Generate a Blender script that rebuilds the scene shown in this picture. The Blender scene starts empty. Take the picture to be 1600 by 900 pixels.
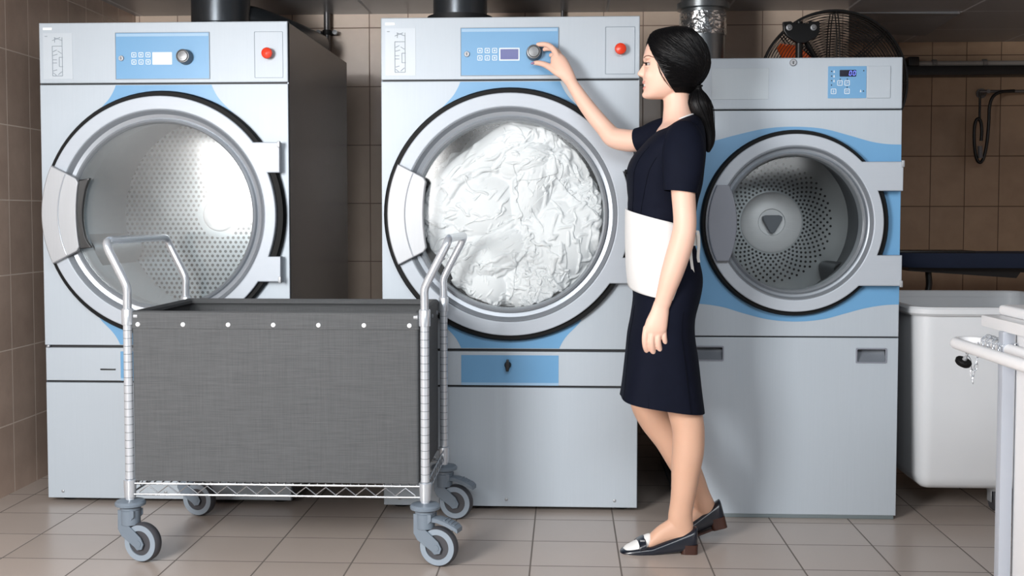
import bpy, bmesh, math, random
import numpy as np
from mathutils import Vector, Matrix, Quaternion
from math import pi, sin, cos, tan, atan, atan2, sqrt, radians

random.seed(7)
SC = bpy.context.scene
COL = SC.collection

# ------------------------------------------------------------------ camera
F = 1750.0                      # focal length in pixels of the 1600 px wide frame
EYE = 1.12
PITCH = 0.046
YAW = atan(84 / F)
SHIFT = -(114 - F * tan(PITCH)) / 1600
cam_data = bpy.data.cameras.new('camera')
cam_data.sensor_width = 36.0
cam_data.lens = 36.0 * F / 1600
cam_data.shift_y = SHIFT
cam_data.clip_start = 0.05
cam = bpy.data.objects.new('camera', cam_data)
cam.location = (0, 0, EYE)
cam.rotation_euler = (pi / 2 - PITCH, 0, YAW)
COL.objects.link(cam)
SC.camera = cam
CROT = cam.rotation_euler.to_matrix()


def ray(px, py):
    return CROT @ Vector(((px - 800) / F, -(py - 450) / F + SHIFT * 1600 / F, -1))


def W(px, py, Y):
    """Real position of a measured point standing at depth Y."""
    d = ray(px, py)
    t = Y / d.y
    return Vector((d.x * t, Y, EYE + d.z * t))


def G(px, py):
    d = ray(px, py)
    t = -EYE / d.z
    return Vector((d.x * t, d.y * t, 0))


# ------------------------------------------------------------------ geometry
class Geo:
    def __init__(self):
        self.v, self.f = [], []

    def add(self, v, f):
        n = len(self.v)
        self.v += [Vector(p) for p in v]
        self.f += [tuple(i + n for i in q) for q in f]
        return self

    def bm(self, b):
        b.verts.index_update()
        self.add([v.co.copy() for v in b.verts], [tuple(v.index for v in f.verts) for f in b.faces])
        b.free()
        return self

    def box(self, x0, x1, y0, y1, z0, z1, bev=0.0, seg=2):
        b = bmesh.new()
        bmesh.ops.create_cube(b, size=1)
        for v in b.verts:
            v.co = Vector((x0 + (v.co.x + .5) * (x1 - x0), y0 + (v.co.y + .5) * (y1 - y0), z0 + (v.co.z + .5) * (z1 - z0)))
        if bev > 0:
            bmesh.ops.bevel(b, geom=list(b.edges), offset=bev, segments=seg, affect='EDGES', profile=.6)
        return self.bm(b)

    def loft(self, rings, closed=True, cap0=True, cap1=True):
        n = len(rings[0])
        v = [p for r in rings for p in r]
        f = []
        m = n if closed else n - 1
        for i in range(len(rings) - 1):
            for j in range(m):
                k = (j + 1) % n
                f.append((i * n + j, i * n + k, (i + 1) * n + k, (i + 1) * n + j))
        if closed and cap0:
            f.append(tuple(range(n - 1, -1, -1)))
        if closed and cap1:
            f.append(tuple(range((len(rings) - 1) * n, len(rings) * n)))
        return self.add(v, f)

    def lathe(self, c, prof, n=64, axis='-Y', close=False):
        """prof: (radius, height) pairs; height runs along axis from c."""
        c = Vector(c)
        A = {'-Y': (Vector((1, 0, 0)), Vector((0, 0, 1)), Vector((0, -1, 0))),
             'Z': (Vector((1, 0, 0)), Vector((0, 1, 0)), Vector((0, 0, 1))),
             'X': (Vector((0, 1, 0)), Vector((0, 0, 1)), Vector((1, 0, 0)))}
        U, V, N = A[axis] if isinstance(axis, str) else axis
        rings = []
        for r, h in prof:
            rings.append([c + U * (r * cos(2 * pi * i / n)) + V * (r * sin(2 * pi * i / n)) + N * h for i in range(n)])
        if close:
            rings.append(rings[0])
            return self.loft(rings, cap0=False, cap1=False)
        return self.loft(rings, cap0=prof[0][0] > 1e-5, cap1=prof[-1][0] > 1e-5)

    def tube(self, pts, r, n=10, closed=False, caps=True):
        pts = [Vector(p) for p in pts]
        m = len(pts)
        rs = r if isinstance(r, (list, tuple)) else [r] * m
        tans = []
        for i in range(m):
            a = pts[(i - 1) % m] if (closed or i > 0) else pts[i]
            b = pts[(i + 1) % m] if (closed or i < m - 1) else pts[i]
            tans.append((b - a).normalized())
        t = tans[0]
        ref = Vector((0, 0, 1)) if abs(t.z) < .9 else Vector((1, 0, 0))
        u = t.cross(ref).normalized()
        rings = []
        for i in range(m):
            if i:
                q = tans[i - 1].rotation_difference(tans[i])
                u = q @ u
                u = (u - tans[i] * u.dot(tans[i])).normalized()
            w = tans[i].cross(u)
            rings.append([pts[i] + (u * cos(2 * pi * k / n) + w * sin(2 * pi * k / n)) * rs[i] for k in range(n)])
        if closed:
            rings.append(rings[0])
            return self.loft(rings, cap0=False, cap1=False)
        return self.loft(rings, cap0=caps, cap1=caps)

    def plate(self, outer, holes, yf, thick, bev=0.0, seg=2):
        """Flat plate in the XZ plane whose front face lies at y = yf and looks to -Y."""
        cu = bpy.data.curves.new('t', 'CURVE')
        cu.dimensions = '2D'
        cu.fill_mode = 'BOTH'
        for poly in [outer] + list(holes):
            s = cu.splines.new('POLY')
            s.points.add(len(poly) - 1)
            for p, q in zip(s.points, poly):
                p.co = (q[0], q[1], 0, 1)
            s.use_cyclic_u = True
        cu.extrude = thick / 2 - bev
        cu.bevel_depth = bev
        cu.bevel_resolution = seg - 1
        cu.offset = -bev
        o = bpy.data.objects.new('t', cu)
        COL.objects.link(o)
        dg = bpy.context.evaluated_depsgraph_get()
        me = o.evaluated_get(dg).to_mesh()
        v = [Vector((p.co.x, yf + thick / 2 - p.co.z, p.co.y)) for p in me.vertices]
        f = [tuple(p.vertices) for p in me.polygons]
        o.evaluated_get(dg).to_mesh_clear()
        bpy.data.objects.remove(o)
        bpy.data.curves.remove(cu)
        return self.add(v, f)

    def ball(self, c, r, u=16, w=10):
        c = Vector(c)
        r = Vector(r) if not isinstance(r, (int, float)) else Vector((r, r, r))
        b = bmesh.new()
        bmesh.ops.create_uvsphere(b, u_segments=u, v_segments=w, radius=1)
        for v in b.verts:
            v.co = Vector((v.co.x * r.x, v.co.y * r.y, v.co.z * r.z)) + c
        return self.bm(b)


def circ(cx, cz, r, n=96, a0=0, a1=2 * pi, end=False):
    m = n if not end else n + 1
    return [(cx + r * cos(a0 + (a1 - a0) * i / n), cz + r * sin(a0 + (a1 - a0) * i / n)) for i in range(m)]


def rect(x0, x1, z0, z1, r=0, n=4):
    if r <= 0:
        return [(x0, z0), (x1, z0), (x1, z1), (x0, z1)]
    out = []
    for cx, cz, a in ((x1 - r, z0 + r, -pi / 2), (x1 - r, z1 - r, 0), (x0 + r, z1 - r, pi / 2), (x0 + r, z0 + r, pi)):
        out += [(cx + r * cos(a + pi / 2 * i / n), cz + r * sin(a + pi / 2 * i / n)) for i in range(n + 1)]
    return out


def spline(pts, n=8, closed=False):
    """Catmull-Rom through tuples of any length."""
    P = [np.array(p, float) for p in pts]
    m = len(P)
    out = []
    segs = m if closed else m - 1
    for i in range(segs):
        p1, p2 = P[i], P[(i + 1) % m]
        p0 = P[i - 1] if (i > 0 or closed) else 2 * p1 - p2
        p3 = P[(i + 2) % m] if (i + 2 < m or closed) else 2 * p2 - p1
        for k in range(n):
            t = k / n
            out.append(.5 * ((2 * p1) + (p2 - p0) * t + (2 * p0 - 5 * p1 + 4 * p2 - p3) * t * t + (3 * p1 - p0 - 3 * p2 + p3) * t ** 3))
    if not closed:
        out.append(P[-1])
    return out


WORLD_LOC = {}


def obj(name, g, mat, parent=None, smooth=40, origin='center'):
    vs = g.v
    xs = [p.x for p in vs]; ys = [p.y for p in vs]; zs = [p.z for p in vs]
    c = Vector(((min(xs) + max(xs)) / 2, (min(ys) + max(ys)) / 2, (min(zs) + max(zs)) / 2))
    if origin == 'base':
        c.z = min(zs)
    me = bpy.data.meshes.new(name)
    me.from_pydata([p - c for p in vs], [], g.f)
    me.validate()
    b = bmesh.new(); b.from_mesh(me)
    bmesh.ops.recalc_face_normals(b, faces=b.faces)
    b.to_mesh(me); b.free()
    if smooth:
        me.shade_smooth()
        me.set_sharp_from_angle(angle=radians(smooth))
    me.materials.append(mat)
    o = bpy.data.objects.new(name, me)
    COL.objects.link(o)
    base = WORLD_LOC[parent.name] if parent else Vector((0, 0, 0))
    o.location = c - base
    o.parent = parent
    WORLD_LOC[o.name] = c
    return o


def thing(name, loc, label, cat, group=None):
    o = bpy.data.objects.new(name, None)
    o.empty_display_size = .1
    o.location = loc
    COL.objects.link(o)
    WORLD_LOC[o.name] = Vector(loc)
    return tag(o, label, cat, group)


def tag(o, label, cat, group=None, kind=None):
    o['label'] = label
    o['category'] = cat
    if group:
        o['group'] = group
    if kind:
        o['kind'] = kind
    return o


def struct(name, g, mat, smooth=0):
    o = obj(name, g, mat, smooth=smooth)
    o['kind'] = 'structure'
    return o


# ------------------------------------------------------------------ materials
def lin(c):
    return tuple(((x / 255) / 12.92 if x / 255 <= .04045 else ((x / 255 + .055) / 1.055) ** 2.4) for x in c) + (1.0,)


class N:
    def __init__(self, name):
        self.m = bpy.data.materials.new(name)
        self.m.use_nodes = True
        self.t = self.m.node_tree
        self.b = self.t.nodes['Principled BSDF']
        self.out = self.t.nodes['Material Output']

    def n(self, kind, **kw):
        x = self.t.nodes.new(kind)
        for k, v in kw.items():
            setattr(x, k, v)
        return x

    def link(self, a, b):
        self.t.links.new(a, b)

    def val(self, sock, v):
        if hasattr(v, 'is_output'):
            self.link(v, sock)
        else:
            sock.default_value = v

    def math(self, op, a, b=None, c=None):
        x = self.n('ShaderNodeMath', operation=op)
        self.val(x.inputs[0], a)
        if b is not None:
            self.val(x.inputs[1], b)
        if c is not None:
            self.val(x.inputs[2], c)
        return x.outputs[0]

    def mix(self, fac, a, b):
        x = self.n('ShaderNodeMix', data_type='RGBA')
        self.val(x.inputs[0], fac)
        self.val(x.inputs[6], a)
        self.val(x.inputs[7], b)
        return x.outputs[2]

    def pos(self, src='Object'):
        if src == 'World':
            return self.n('ShaderNodeNewGeometry').outputs['Position']
        return self.n('ShaderNodeTexCoord').outputs[src]

    def xyz(self, v):
        s = self.n('ShaderNodeSeparateXYZ')
        self.link(v, s.inputs[0])
        return s.outputs

    def vec(self, x, y, z):
        s = self.n('ShaderNodeCombineXYZ')
        for i, q in enumerate((x, y, z)):
            self.val(s.inputs[i], q)
        return s.outputs[0]

    def scale(self, v, s):
        x = self.n('ShaderNodeMapping')
        self.link(v, x.inputs[0])
        x.inputs['Scale'].default_value = s
        return x.outputs[0]

    def noise(self, v, scale, detail=4, rough=.5):
        x = self.n('ShaderNodeTexNoise')
        self.link(v, x.inputs['Vector'])
        x.inputs['Scale'].default_value = scale
        x.inputs['Detail'].default_value = detail
        x.inputs['Roughness'].default_value = rough
        return x.outputs[0]

    def ramp(self, f, stops):
        x = self.n('ShaderNodeValToRGB')
        self.link(f, x.inputs[0])
        e = x.color_ramp.elements
        while len(e) < len(stops):
            e.new(.5)
        for q, (p, c) in zip(e, stops):
            q.position = p
            q.color = c if len(c) == 4 else tuple(c) + (1,)
        return x.outputs[0]

    def bump(self, h, strength=.3, dist=.001):
        x = self.n('ShaderNodeBump')
        x.inputs['Strength'].default_value = strength
        x.inputs['Distance'].default_value = dist
        self.link(h, x.inputs['Height'])
        self.link(x.outputs[0], self.b.inputs['Normal'])

    def set(self, **kw):
        names = dict(col='Base Color', rough='Roughness', metal='Metallic', spec='Specular IOR Level', coat='Coat Weight',
                     emit='Emission Color', es='Emission Strength', sss='Subsurface Weight', sheen='Sheen Weight', aniso='Anisotropic')
        for k, v in kw.items():
            self.val(self.b.inputs[names[k]], v)
        return self


def plain(name, rgb, rough=.5, metal=0.0, spec=.5, var=.06, scale=6, bump=0.0, bscale=200, coat=0.0, src='Object'):
    m = N(name)
    c = lin(rgb)
    p = m.pos(src)
    f = m.noise(p, scale)
    lo = tuple(x * (1 - var) for x in c[:3]) + (1,)
    hi = tuple(min(1, x * (1 + var)) for x in c[:3]) + (1,)
    m.set(col=m.mix(f, lo, hi), rough=rough, metal=metal, spec=spec, coat=coat)
    if bump:
        m.bump(m.noise(p, bscale, 3), bump)
    return m.m


def tiles(name, ax, w, h, o, rgb, grout, mortar, var, rough, spec=.5, blotch=.12, bumpy=.5, mix2=None):
    """Rectangular tiles in world space: ax = which two axes run along the tile."""
    m = N(name)
    p = m.xyz(m.pos('World'))
    u = m.math('DIVIDE', m.math('SUBTRACT', p[ax[0]], o[0]), w)
    v = m.math('DIVIDE', m.math('SUBTRACT', p[ax[1]], o[1]), h)
    fu, fv = m.math('FRACT', u), m.math('FRACT', v)

    def edge(f, s):
        a = m.math('MINIMUM', f, m.math('SUBTRACT', 1.0, f))
        return m.math('MULTIPLY', a, s)
    e = m.math('MINIMUM', edge(fu, w), edge(fv, h))
    mr = m.n('ShaderNodeMapRange')
    m.link(e, mr.inputs[0])
    mr.inputs[1].default_value = mortar * .6
    mr.inputs[2].default_value = mortar
    body = mr.outputs[0]
    wn = m.n('ShaderNodeTexWhiteNoise')
    m.link(m.vec(m.math('FLOOR', u), m.math('FLOOR', v), 0.0), wn.inputs['Vector'])
    c = lin(rgb)
    lo = tuple(x * (1 - var) for x in c[:3]) + (1,)
    hi = tuple(min(1, x * (1 + var)) for x in c[:3]) + (1,)
    col = m.mix(wn.outputs[0], lo, hi)
    nz = m.noise(m.pos('World'), 7, 5, .6)
    c2 = lin(mix2) if mix2 else tuple(x * .75 for x in c[:3]) + (1,)
    col = m.mix(m.math('MULTIPLY', m.math('SUBTRACT', nz, .35), blotch * 3), col, c2)
    col = m.mix(body, lin(grout), col)
    m.set(col=col, spec=spec, rough=m.mix(body, (.8,) * 3 + (1,), (rough,) * 3 + (1,)))
    m.bump(m.math('ADD', body, m.math('MULTIPLY', m.noise(m.pos('World'), 25, 2), .12)), bumpy, .002)
    return m.m


def brushed(name, rgb, rough, metal, axis=2, amt=.05, spec=.5, bump=.05):
    m = N(name)
    s = [90, 90, 90]
    s[axis] = 1.5
    p = m.scale(m.pos('Object'), s)
    f = m.noise(p, 4, 3)
    c = lin(rgb)
    lo = tuple(x * (1 - amt) for x in c[:3]) + (1,)
    hi = tuple(min(1, x * (1 + amt)) for x in c[:3]) + (1,)
    m.set(col=m.mix(f, lo, hi), rough=rough, metal=metal, spec=spec)
    m.bump(f, bump, .0005)
    return m.m


def glass_mat(name, tint=(1, 1, 1), rough=.02, ior=1.5, haze=0.0, refl=.6):
    m = N(name)
    m.t.nodes.remove(m.b)
    tr = m.n('ShaderNodeBsdfTransparent'); tr.inputs[0].default_value = tuple(tint) + (1,)
    gl = m.n('ShaderNodeBsdfGlossy'); gl.inputs['Roughness'].default_value = rough
    fr = m.n('ShaderNodeFresnel'); fr.inputs[0].default_value = ior
    mx = m.n('ShaderNodeMixShader')
    nz = m.noise(m.pos('Object'), 3, 3)
    f = m.math('ADD', m.math('MULTIPLY', fr.outputs[0], refl), m.math('MULTIPLY', nz, .01))
    m.link(f, mx.inputs[0]); m.link(tr.outputs[0], mx.inputs[1]); m.link(gl.outputs[0], mx.inputs[2])
    res = mx.outputs[0]
    if haze:  # pale diffuse veil standing in for hazy reflection on the pane
        df = m.n('ShaderNodeBsdfDiffuse'); df.inputs[0].default_value = (.85, .88, .9, 1)
        m2 = m.n('ShaderNodeMixShader')
        m.link(m.math('MULTIPLY', m.noise(m.pos('Object'), 2.5, 4), haze * 2), m2.inputs[0])
        m.link(res, m2.inputs[1]); m.link(df.outputs[0], m2.inputs[2])
        res = m2.outputs[0]
    m.link(res, m.out.inputs[0])
    return m.m


M = {}
M['steel'] = brushed('painted_steel', (178, 188, 197), .46, .1, axis=2, amt=.03, bump=.02, spec=.35)
M['steel_base'] = brushed('plinth_steel', (126, 138, 142), .4, .3)
M['cabinet'] = brushed('cabinet_side_shaded', (84, 93, 103), .24, .35, axis=2, amt=.04)  # unlit look of the cabinet sides put into a darker colour
M['door_metal'] = brushed('door_grey', (176, 184, 193), .45, .1, axis=0, amt=.03, bump=.02, spec=.4)
M['bezel'] = brushed('bezel_grey', (150, 156, 163), .3, .35, axis=0, amt=.03)
M['blue'] = plain('blue_film', (104, 157, 199), .35, var=.03)
M['blue_light'] = plain('pale_blue_film', (150, 184, 212), .35, var=.03)
M['blue_line'] = plain('panel_edge_grey', (128, 140, 152), .4)
M['rubber'] = plain('black_rubber', (9, 10, 11), .6, spec=.2, var=.2)
M['seam'] = plain('seam_dark', (26, 28, 31), .6, var=.2)
M['silver'] = brushed('satin_silver', (166, 169, 173), .48, .45, axis=2, amt=.06)
M['knob'] = brushed('knob_silver', (118, 120, 122), .4, .6, axis=0)
M['red'] = plain('red_plastic', (222, 62, 34), .35, var=.05)
M['white_icon'] = plain('white_print', (214, 224, 232), .4, var=.03)
M['lcd'] = plain('lcd_violet', (66, 72, 138), .2, var=.04)
M['lcd_overexposed'] = plain('lcd_pale', (228, 233, 238), .2, var=.02)  # near-white paints the overexposure of a screen that is off
M['black_plastic'] = plain('black_plastic', (16, 17, 19), .4, var=.2)
M['grey_plastic'] = plain('grey_handle_plastic', (132, 137, 148), .4, var=.05)
M['recess'] = plain('dark_grey_cup', (112, 118, 126), .4, var=.06)
M['label'] = brushed('label_film', (186, 195, 203), .46, .1, axis=2, amt=.02)
M['blank'] = brushed('blank_plate_steel', (180, 190, 197), .46, .1, axis=2, amt=.02)
M['label_ink'] = plain('label_ink', (140, 150, 160), .5, var=.1)
M['white_badge'] = plain('white_badge', (232, 235, 238), .4, var=.02)
M['drum'] = brushed('drum_steel', (150, 158, 164), .28, .6, axis=1, amt=.08)
M['hub'] = brushed('hub_steel', (238, 240, 242), .4, .1, axis=0, amt=.08)
M['hub_dryer'] = brushed('dryer_hub_steel', (186, 191, 195), .4, .3, axis=0, amt=.08)
M['cavity'] = plain('drum_cavity', (52, 57, 62), .5, var=.15)
M['chrome'] = brushed('chrome_tube', (206, 213, 221), .22, .6, axis=2, amt=.04)
M['wire'] = brushed('chrome_wire', (176, 180, 185), .25, .85, axis=2)
M['glass'] = glass_mat('door_glass', (.98, .99, .99), .16, 1.5, .02, .45)
M['glass_hazy'] = glass_mat('door_glass_reflection_haze', (.97, .985, .985), .14, 1.6, .07, .6)  # clean pane, white reflection haze mixed into its colour


def perf_hex(name, rgb, pitch, rad, r0, r1):
    """Perforated drum back: staggered round holes between two radii."""
    m = N(name)
    p = m.xyz(m.pos('Object'))
    rr = m.math('SQRT', m.math('ADD', m.math('MULTIPLY', p[0], p[0]), m.math('MULTIPLY', p[2], p[2])))

    def grid(ox, oy):
        h = pitch * sqrt(3)
        a = m.math('SUBTRACT', m.math('FRACT', m.math('ADD', m.math('DIVIDE', p[0], pitch), ox)), .5)
        b = m.math('SUBTRACT', m.math('FRACT', m.math('ADD', m.math('DIVIDE', p[2], h), oy)), .5)
        a = m.math('MULTIPLY', a, pitch); b = m.math('MULTIPLY', b, h)
        return m.math('LESS_THAN', m.math('ADD', m.math('MULTIPLY', a, a), m.math('MULTIPLY', b, b)), rad * rad)
    hole = m.math('MAXIMUM', grid(0.0, 0.0), grid(.5, .5))
    zone = m.math('MULTIPLY', m.math('GREATER_THAN', rr, r0), m.math('LESS_THAN', rr, r1))
    hole = m.math('MULTIPLY', hole, zone)
    nz = m.noise(m.pos('Object'), 5, 4)
    c = lin(rgb)
    col = m.mix(nz, tuple(x * .85 for x in c[:3]) + (1,), c)
    m.set(col=m.mix(hole, col, lin((22, 28, 32))), rough=.32, metal=m.math('MULTIPLY', m.math('SUBTRACT', 1.0, hole), .5))
    return m.m


def perf_rings(name, rgb, r0, dr, count, per, rad):
    """Concentric staggered rows of holes, the same number in every row."""
    m = N(name)
    p = m.xyz(m.pos('Object'))
    rr = m.math('SQRT', m.math('ADD', m.math('MULTIPLY', p[0], p[0]), m.math('MULTIPLY', p[2], p[2])))
    k = m.math('DIVIDE', m.math('SUBTRACT', rr, r0), dr)
    row = m.math('FLOOR', k)
    fr = m.math('MULTIPLY', m.math('SUBTRACT', m.math('FRACT', k), .5), dr)
    ang = m.math('DIVIDE', m.math('ARCTAN2', p[2], p[0]), 2 * pi / per)
    ang = m.math('ADD', ang, m.math('MULTIPLY', row, .5))
    fa = m.math('MULTIPLY', m.math('SUBTRACT', m.math('FRACT', ang), .5), m.math('MULTIPLY', rr, 2 * pi / per))
    hole = m.math('LESS_THAN', m.math('ADD', m.math('MULTIPLY', fr, fr), m.math('MULTIPLY', fa, fa)), rad * rad)
    zone = m.math('MULTIPLY', m.math('GREATER_THAN', rr, r0), m.math('LESS_THAN', rr, r0 + dr * count))
    hole = m.math('MULTIPLY', hole, zone)
    c = lin(rgb)
    col = m.mix(m.noise(m.pos('Object'), 5, 4), tuple(x * .8 for x in c[:3]) + (1,), c)
    m.set(col=m.mix(hole, col, lin((14, 16, 18))), rough=.3, metal=m.math('MULTIPLY', m.math('SUBTRACT', 1.0, hole), .45))
    return m.m


M['perf_hex'] = perf_hex('perforated_plate', (168, 176, 181), .0235, .0066, .10, .44)
M['perf_rings'] = perf_rings('perforated_rings', (188, 194, 197), .126, .0132, 9, 48, .0049)

# ------------------------------------------------------------------ the room
BACK = 5.76          # back wall behind the machines
RECESS = 6.85        # deeper wall on the right
STEP = 1.42          # where the back wall steps back
LEFT = -2.23
CEIL = 2.15
NEAR = -2.6
RIGHT = 3.6

M['floor'] = tiles('floor_tiles', (0, 1), .288, .272, (-.111, 3.532), (178, 167, 159), (108, 101, 96), .0032, .05, .28, .45, .10, .35, (162, 149, 141))
M['wall_left'] = tiles('wall_tiles_left', (1, 2), .19, .30, (4.585, 1.78), (214, 190, 174), (240, 224, 210), .003, .06, .22, .5, .25, .4, (140, 116, 104))
M['wall_back'] = tiles('wall_tiles_back', (0, 2), .20, .30, (-1.01, 1.78), (228, 208, 190), (150, 126, 112), .0028, .05, .25, .5, .2, .4, (190, 164, 146))
M['wall_recess'] = tiles('wall_tiles_recess', (0, 2), .202, .30, (2.184, 1.772), (178, 150, 124), (96, 74, 60), .003, .06, .3, .5, .3, .4, (136, 108, 86))
M['ceiling'] = tiles('ceiling_tiles', (0, 1), .60, .56, (2.005, 5.83), (150, 152, 156), (205, 207, 210), .008, .04, .35, .5, .05, .2)

M['glass_washer'] = glass_mat('washer_glass', (.97, .98, .98), .14, 1.5, .0, .3)
struct('floor', Geo().box(LEFT - .2, RIGHT, NEAR, RECESS + .2, -.1, 0), M['floor'])
struct('wall_left', Geo().box(LEFT - .15, LEFT, NEAR, RECESS + .2, 0, CEIL + .2), M['wall_left'])
struct('wall_back', Geo().box(LEFT, STEP, BACK, RECESS, 0, CEIL), M['wall_back'])
struct('wall_recess', Geo().box(STEP, RIGHT, RECESS, RECESS + .15, 0, CEIL + .2), M['wall_recess'])
struct('wall_right', Geo().box(RIGHT, RIGHT + .15, 2.0, RECESS + .2, 0, CEIL + .2), M['wall_left'])
# suspended ceiling with one tile that has dropped at its right edge
g = Geo()
X0, X1, Y0, Y1 = 1.405, 2.005, 5.83, 6.39
g.box(LEFT, X0, 2.6, RECESS, CEIL, CEIL + .04)
g.box(X1, RIGHT, 2.6, RECESS, CEIL, CEIL + .04)
g.box(X0, X1, 2.6, Y0, CEIL, CEIL + .04)
g.box(X0, X1, Y1, RECESS, CEIL, CEIL + .04)
struct('ceiling', g, M['ceiling'])
g = Geo().box(X0 + .004, X1 - .012, Y0 + .004, Y1 - .004, CEIL - .002, CEIL + .012)
for v in g.v:
    v.z -= max(0, (v.x - X0 - .3) / .3) * .035 * (1 - .75 * (Y1 - v.y) / .56)
t = obj('ceiling_tile', g, plain('loose_tile', (118, 120, 124), .4), smooth=0)
tag(t, 'grey ceiling tile sagging open along its right edge above the fan', 'ceiling tile')
# ------------------------------------------------------------------ the machines
YM = 4.188                                  # front plane of the middle dryer
YL = 4.235                                  # front plane of the left dryer
YR = 4.135                                  # front plane of the washing machine


def P(px, py, Y=YM):
    w = W(px, py, Y)
    return (w.x, w.z)


def prect(x0, y0, x1, y1, Y=YM, r=0):
    """Rectangle of a measured front detail: edges in metres (x0, x1, z0, z1)."""
    a = P((x0), (y0), Y); b = P(x1, y1, Y)
    return rect(min(a[0], b[0]), max(a[0], b[0]), min(a[1], b[1]), max(a[1], b[1]), r)


def shifted(poly, dx, dz=0):
    return [(p[0] + dx, p[1] + dz) for p in poly]


def door_outline(cx, cz, r, rn, tx, t0, t1, notch):
    """Round door whose hinge side runs out into two tabs either side of a notch."""
    pts = []
    a_n = math.asin(notch / rn)
    a_t0 = math.asin(t0 / r)
    a_t1 = math.asin(t1 / r)
    n = 14
    for i in range(n + 1):                                         # notch arc
        a = -a_n + 2 * a_n * i / n
        pts.append((cx + rn * cos(a), cz + rn * sin(a)))
    pts += [(cx + tx, cz + notch), (cx + tx, cz + t0)]
    n = 100
    for i in range(n + 1):
        a = a_t0 + (2 * pi - a_t1 - a_t0) * i / n
        pts.append((cx + r * cos(a), cz + r * sin(a)))
    pts += [(cx + tx, cz - t1), (cx + tx, cz - notch)]
    return pts


def build_door(root, cx, cz, yf, s, d, handle_mat, glass_mat_):
    """d holds the measured radii (in px); s metres per px."""
    R = {k: v * s for k, v in d.items() if isinstance(v, (int, float))}
    # black gasket on the cabinet front
    a = R['gasket']; b = R['ring'] - .004
    g = Geo().lathe((cx, yf, cz), [(a, 0), (a, .024), (a - .006, .034), (b, .034), (b, 0)], 96, close=True)
    gk = obj('gasket', g, M['rubber'], root)
    gk['label'] = 'black rubber gasket'
    # flat grey door ring with its hinge tabs
    out = door_outline(cx, cz, R['ring'], R['notch_r'], R['tab_x'], R['tab_t'], R['tab_b'], R['notch'])
    g = Geo().plate(out, [circ(cx, cz, R['flat'])], yf - .050, .038, .004)
    dr = obj('door', g, M['door_metal'], root)
    # stepped bezel
    prof = [(R['flat'] + .002, .046), (R['flat'] - .004, .050), (R['step1'], .030), (R['step2'] + .004, .026), (R['step2'], .040),
            (R['glass'] + .006, .044), (R['glass'] + .001, .038), (R['glass'], .010), (R['glass'], -.03), (R['flat'], -.03)]
    obj('bezel', Geo().lathe((cx, yf, cz), prof, 128, close=True), M['bezel'], dr)
    rg = R['glass']
    g = Geo().lathe((cx, yf, cz), [(0, .036), (rg * .5, .034), (rg * .85, .029), (rg, .024), (rg, .018), (rg * .85, .023), (rg * .5, .028), (0, .030)], 96)
    gl = obj('door_glass', g, glass_mat_, dr)
    gl['label'] = 'round glass pane'
    # hinge pins
    for sz in (R['tab_t'] - .008, -R['tab_b'] + .008):
        g = Geo().box(cx + R['tab_x'] - .008, cx + R['tab_x'] + .002, yf - .056, yf - .04, cz + sz - .012, cz + sz + .012, .002)
        obj('hinge_pin', g, M['silver'], dr)
    # grip plate
    a0, a1 = radians(180 - d['h_deg']), radians(180 + d['h_deg'])
    if d.get('h_flat'):
        r0, r1 = R['h_in'], R['h_out']
        poly = circ(cx, cz, r1, 20, a0, a1, True)
        zt = cz + r1 * sin(a1); zb = cz + r1 * sin(a0)
        xo = cx + r1 * cos(a0)
        bul = spline([(xo + d['h_w0'] * s, zt), (xo + d['h_w1'] * s, zt + (zb - zt) * .2), (xo + d['h_w2'] * s, (zt + zb) / 2), (xo + d['h_w1'] * s, zb + (zt - zb) * .2), (xo + d['h_w0'] * s, zb)], 6)
        poly += [tuple(p) for p in bul]
    else:
        poly = circ(cx, cz, R['h_out'], 20, a0, a1, True)
        q = circ(cx, cz, R['h_in'], 16, a1, a0, True)
        # shallow concave grip edge with rounded corners
        q = [(cx - R['h_in'] * cos(radians(d['h_deg'])) + (p[0] - cx + R['h_in'] * cos(radians(d['h_deg']))) * .45, p[1]) for p in q]
        k = .012
        q[0] = (q[0][0] - k, q[0][1]); q[-1] = (q[-1][0] - k, q[-1][1])
        poly += q
    g = Geo().plate(poly, [], yf - .078, .030, .004)
    h = obj('door_handle', g, handle_mat, dr)
    if not d.get('h_flat'):
        rm = R['h_ridge']
        pts = [Vector((p[0], yf - .0785, p[1])) for p in circ(cx, cz, rm, 24, a0 + .02, a1 - .02, True)]
        obj('handle_ridge', Geo().tube(pts, .0026, 8), M['chrome'], h)
    return dr


def wall_with_hole(x0, x1, z0, z1, cx, cz, r, yf, th, bev=.003):
    return Geo().plate(rect(x0, x1, z0, z1), [circ(cx, cz, r)], yf, th, bev)


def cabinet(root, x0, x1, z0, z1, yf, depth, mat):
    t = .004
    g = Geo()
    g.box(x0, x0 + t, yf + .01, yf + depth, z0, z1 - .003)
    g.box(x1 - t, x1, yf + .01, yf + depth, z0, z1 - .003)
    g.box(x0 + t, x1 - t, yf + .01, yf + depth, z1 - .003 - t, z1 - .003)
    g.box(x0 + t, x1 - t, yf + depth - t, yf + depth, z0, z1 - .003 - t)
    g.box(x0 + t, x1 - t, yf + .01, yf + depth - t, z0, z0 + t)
    return obj('cabinet', g, mat, root, smooth=0)


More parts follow.
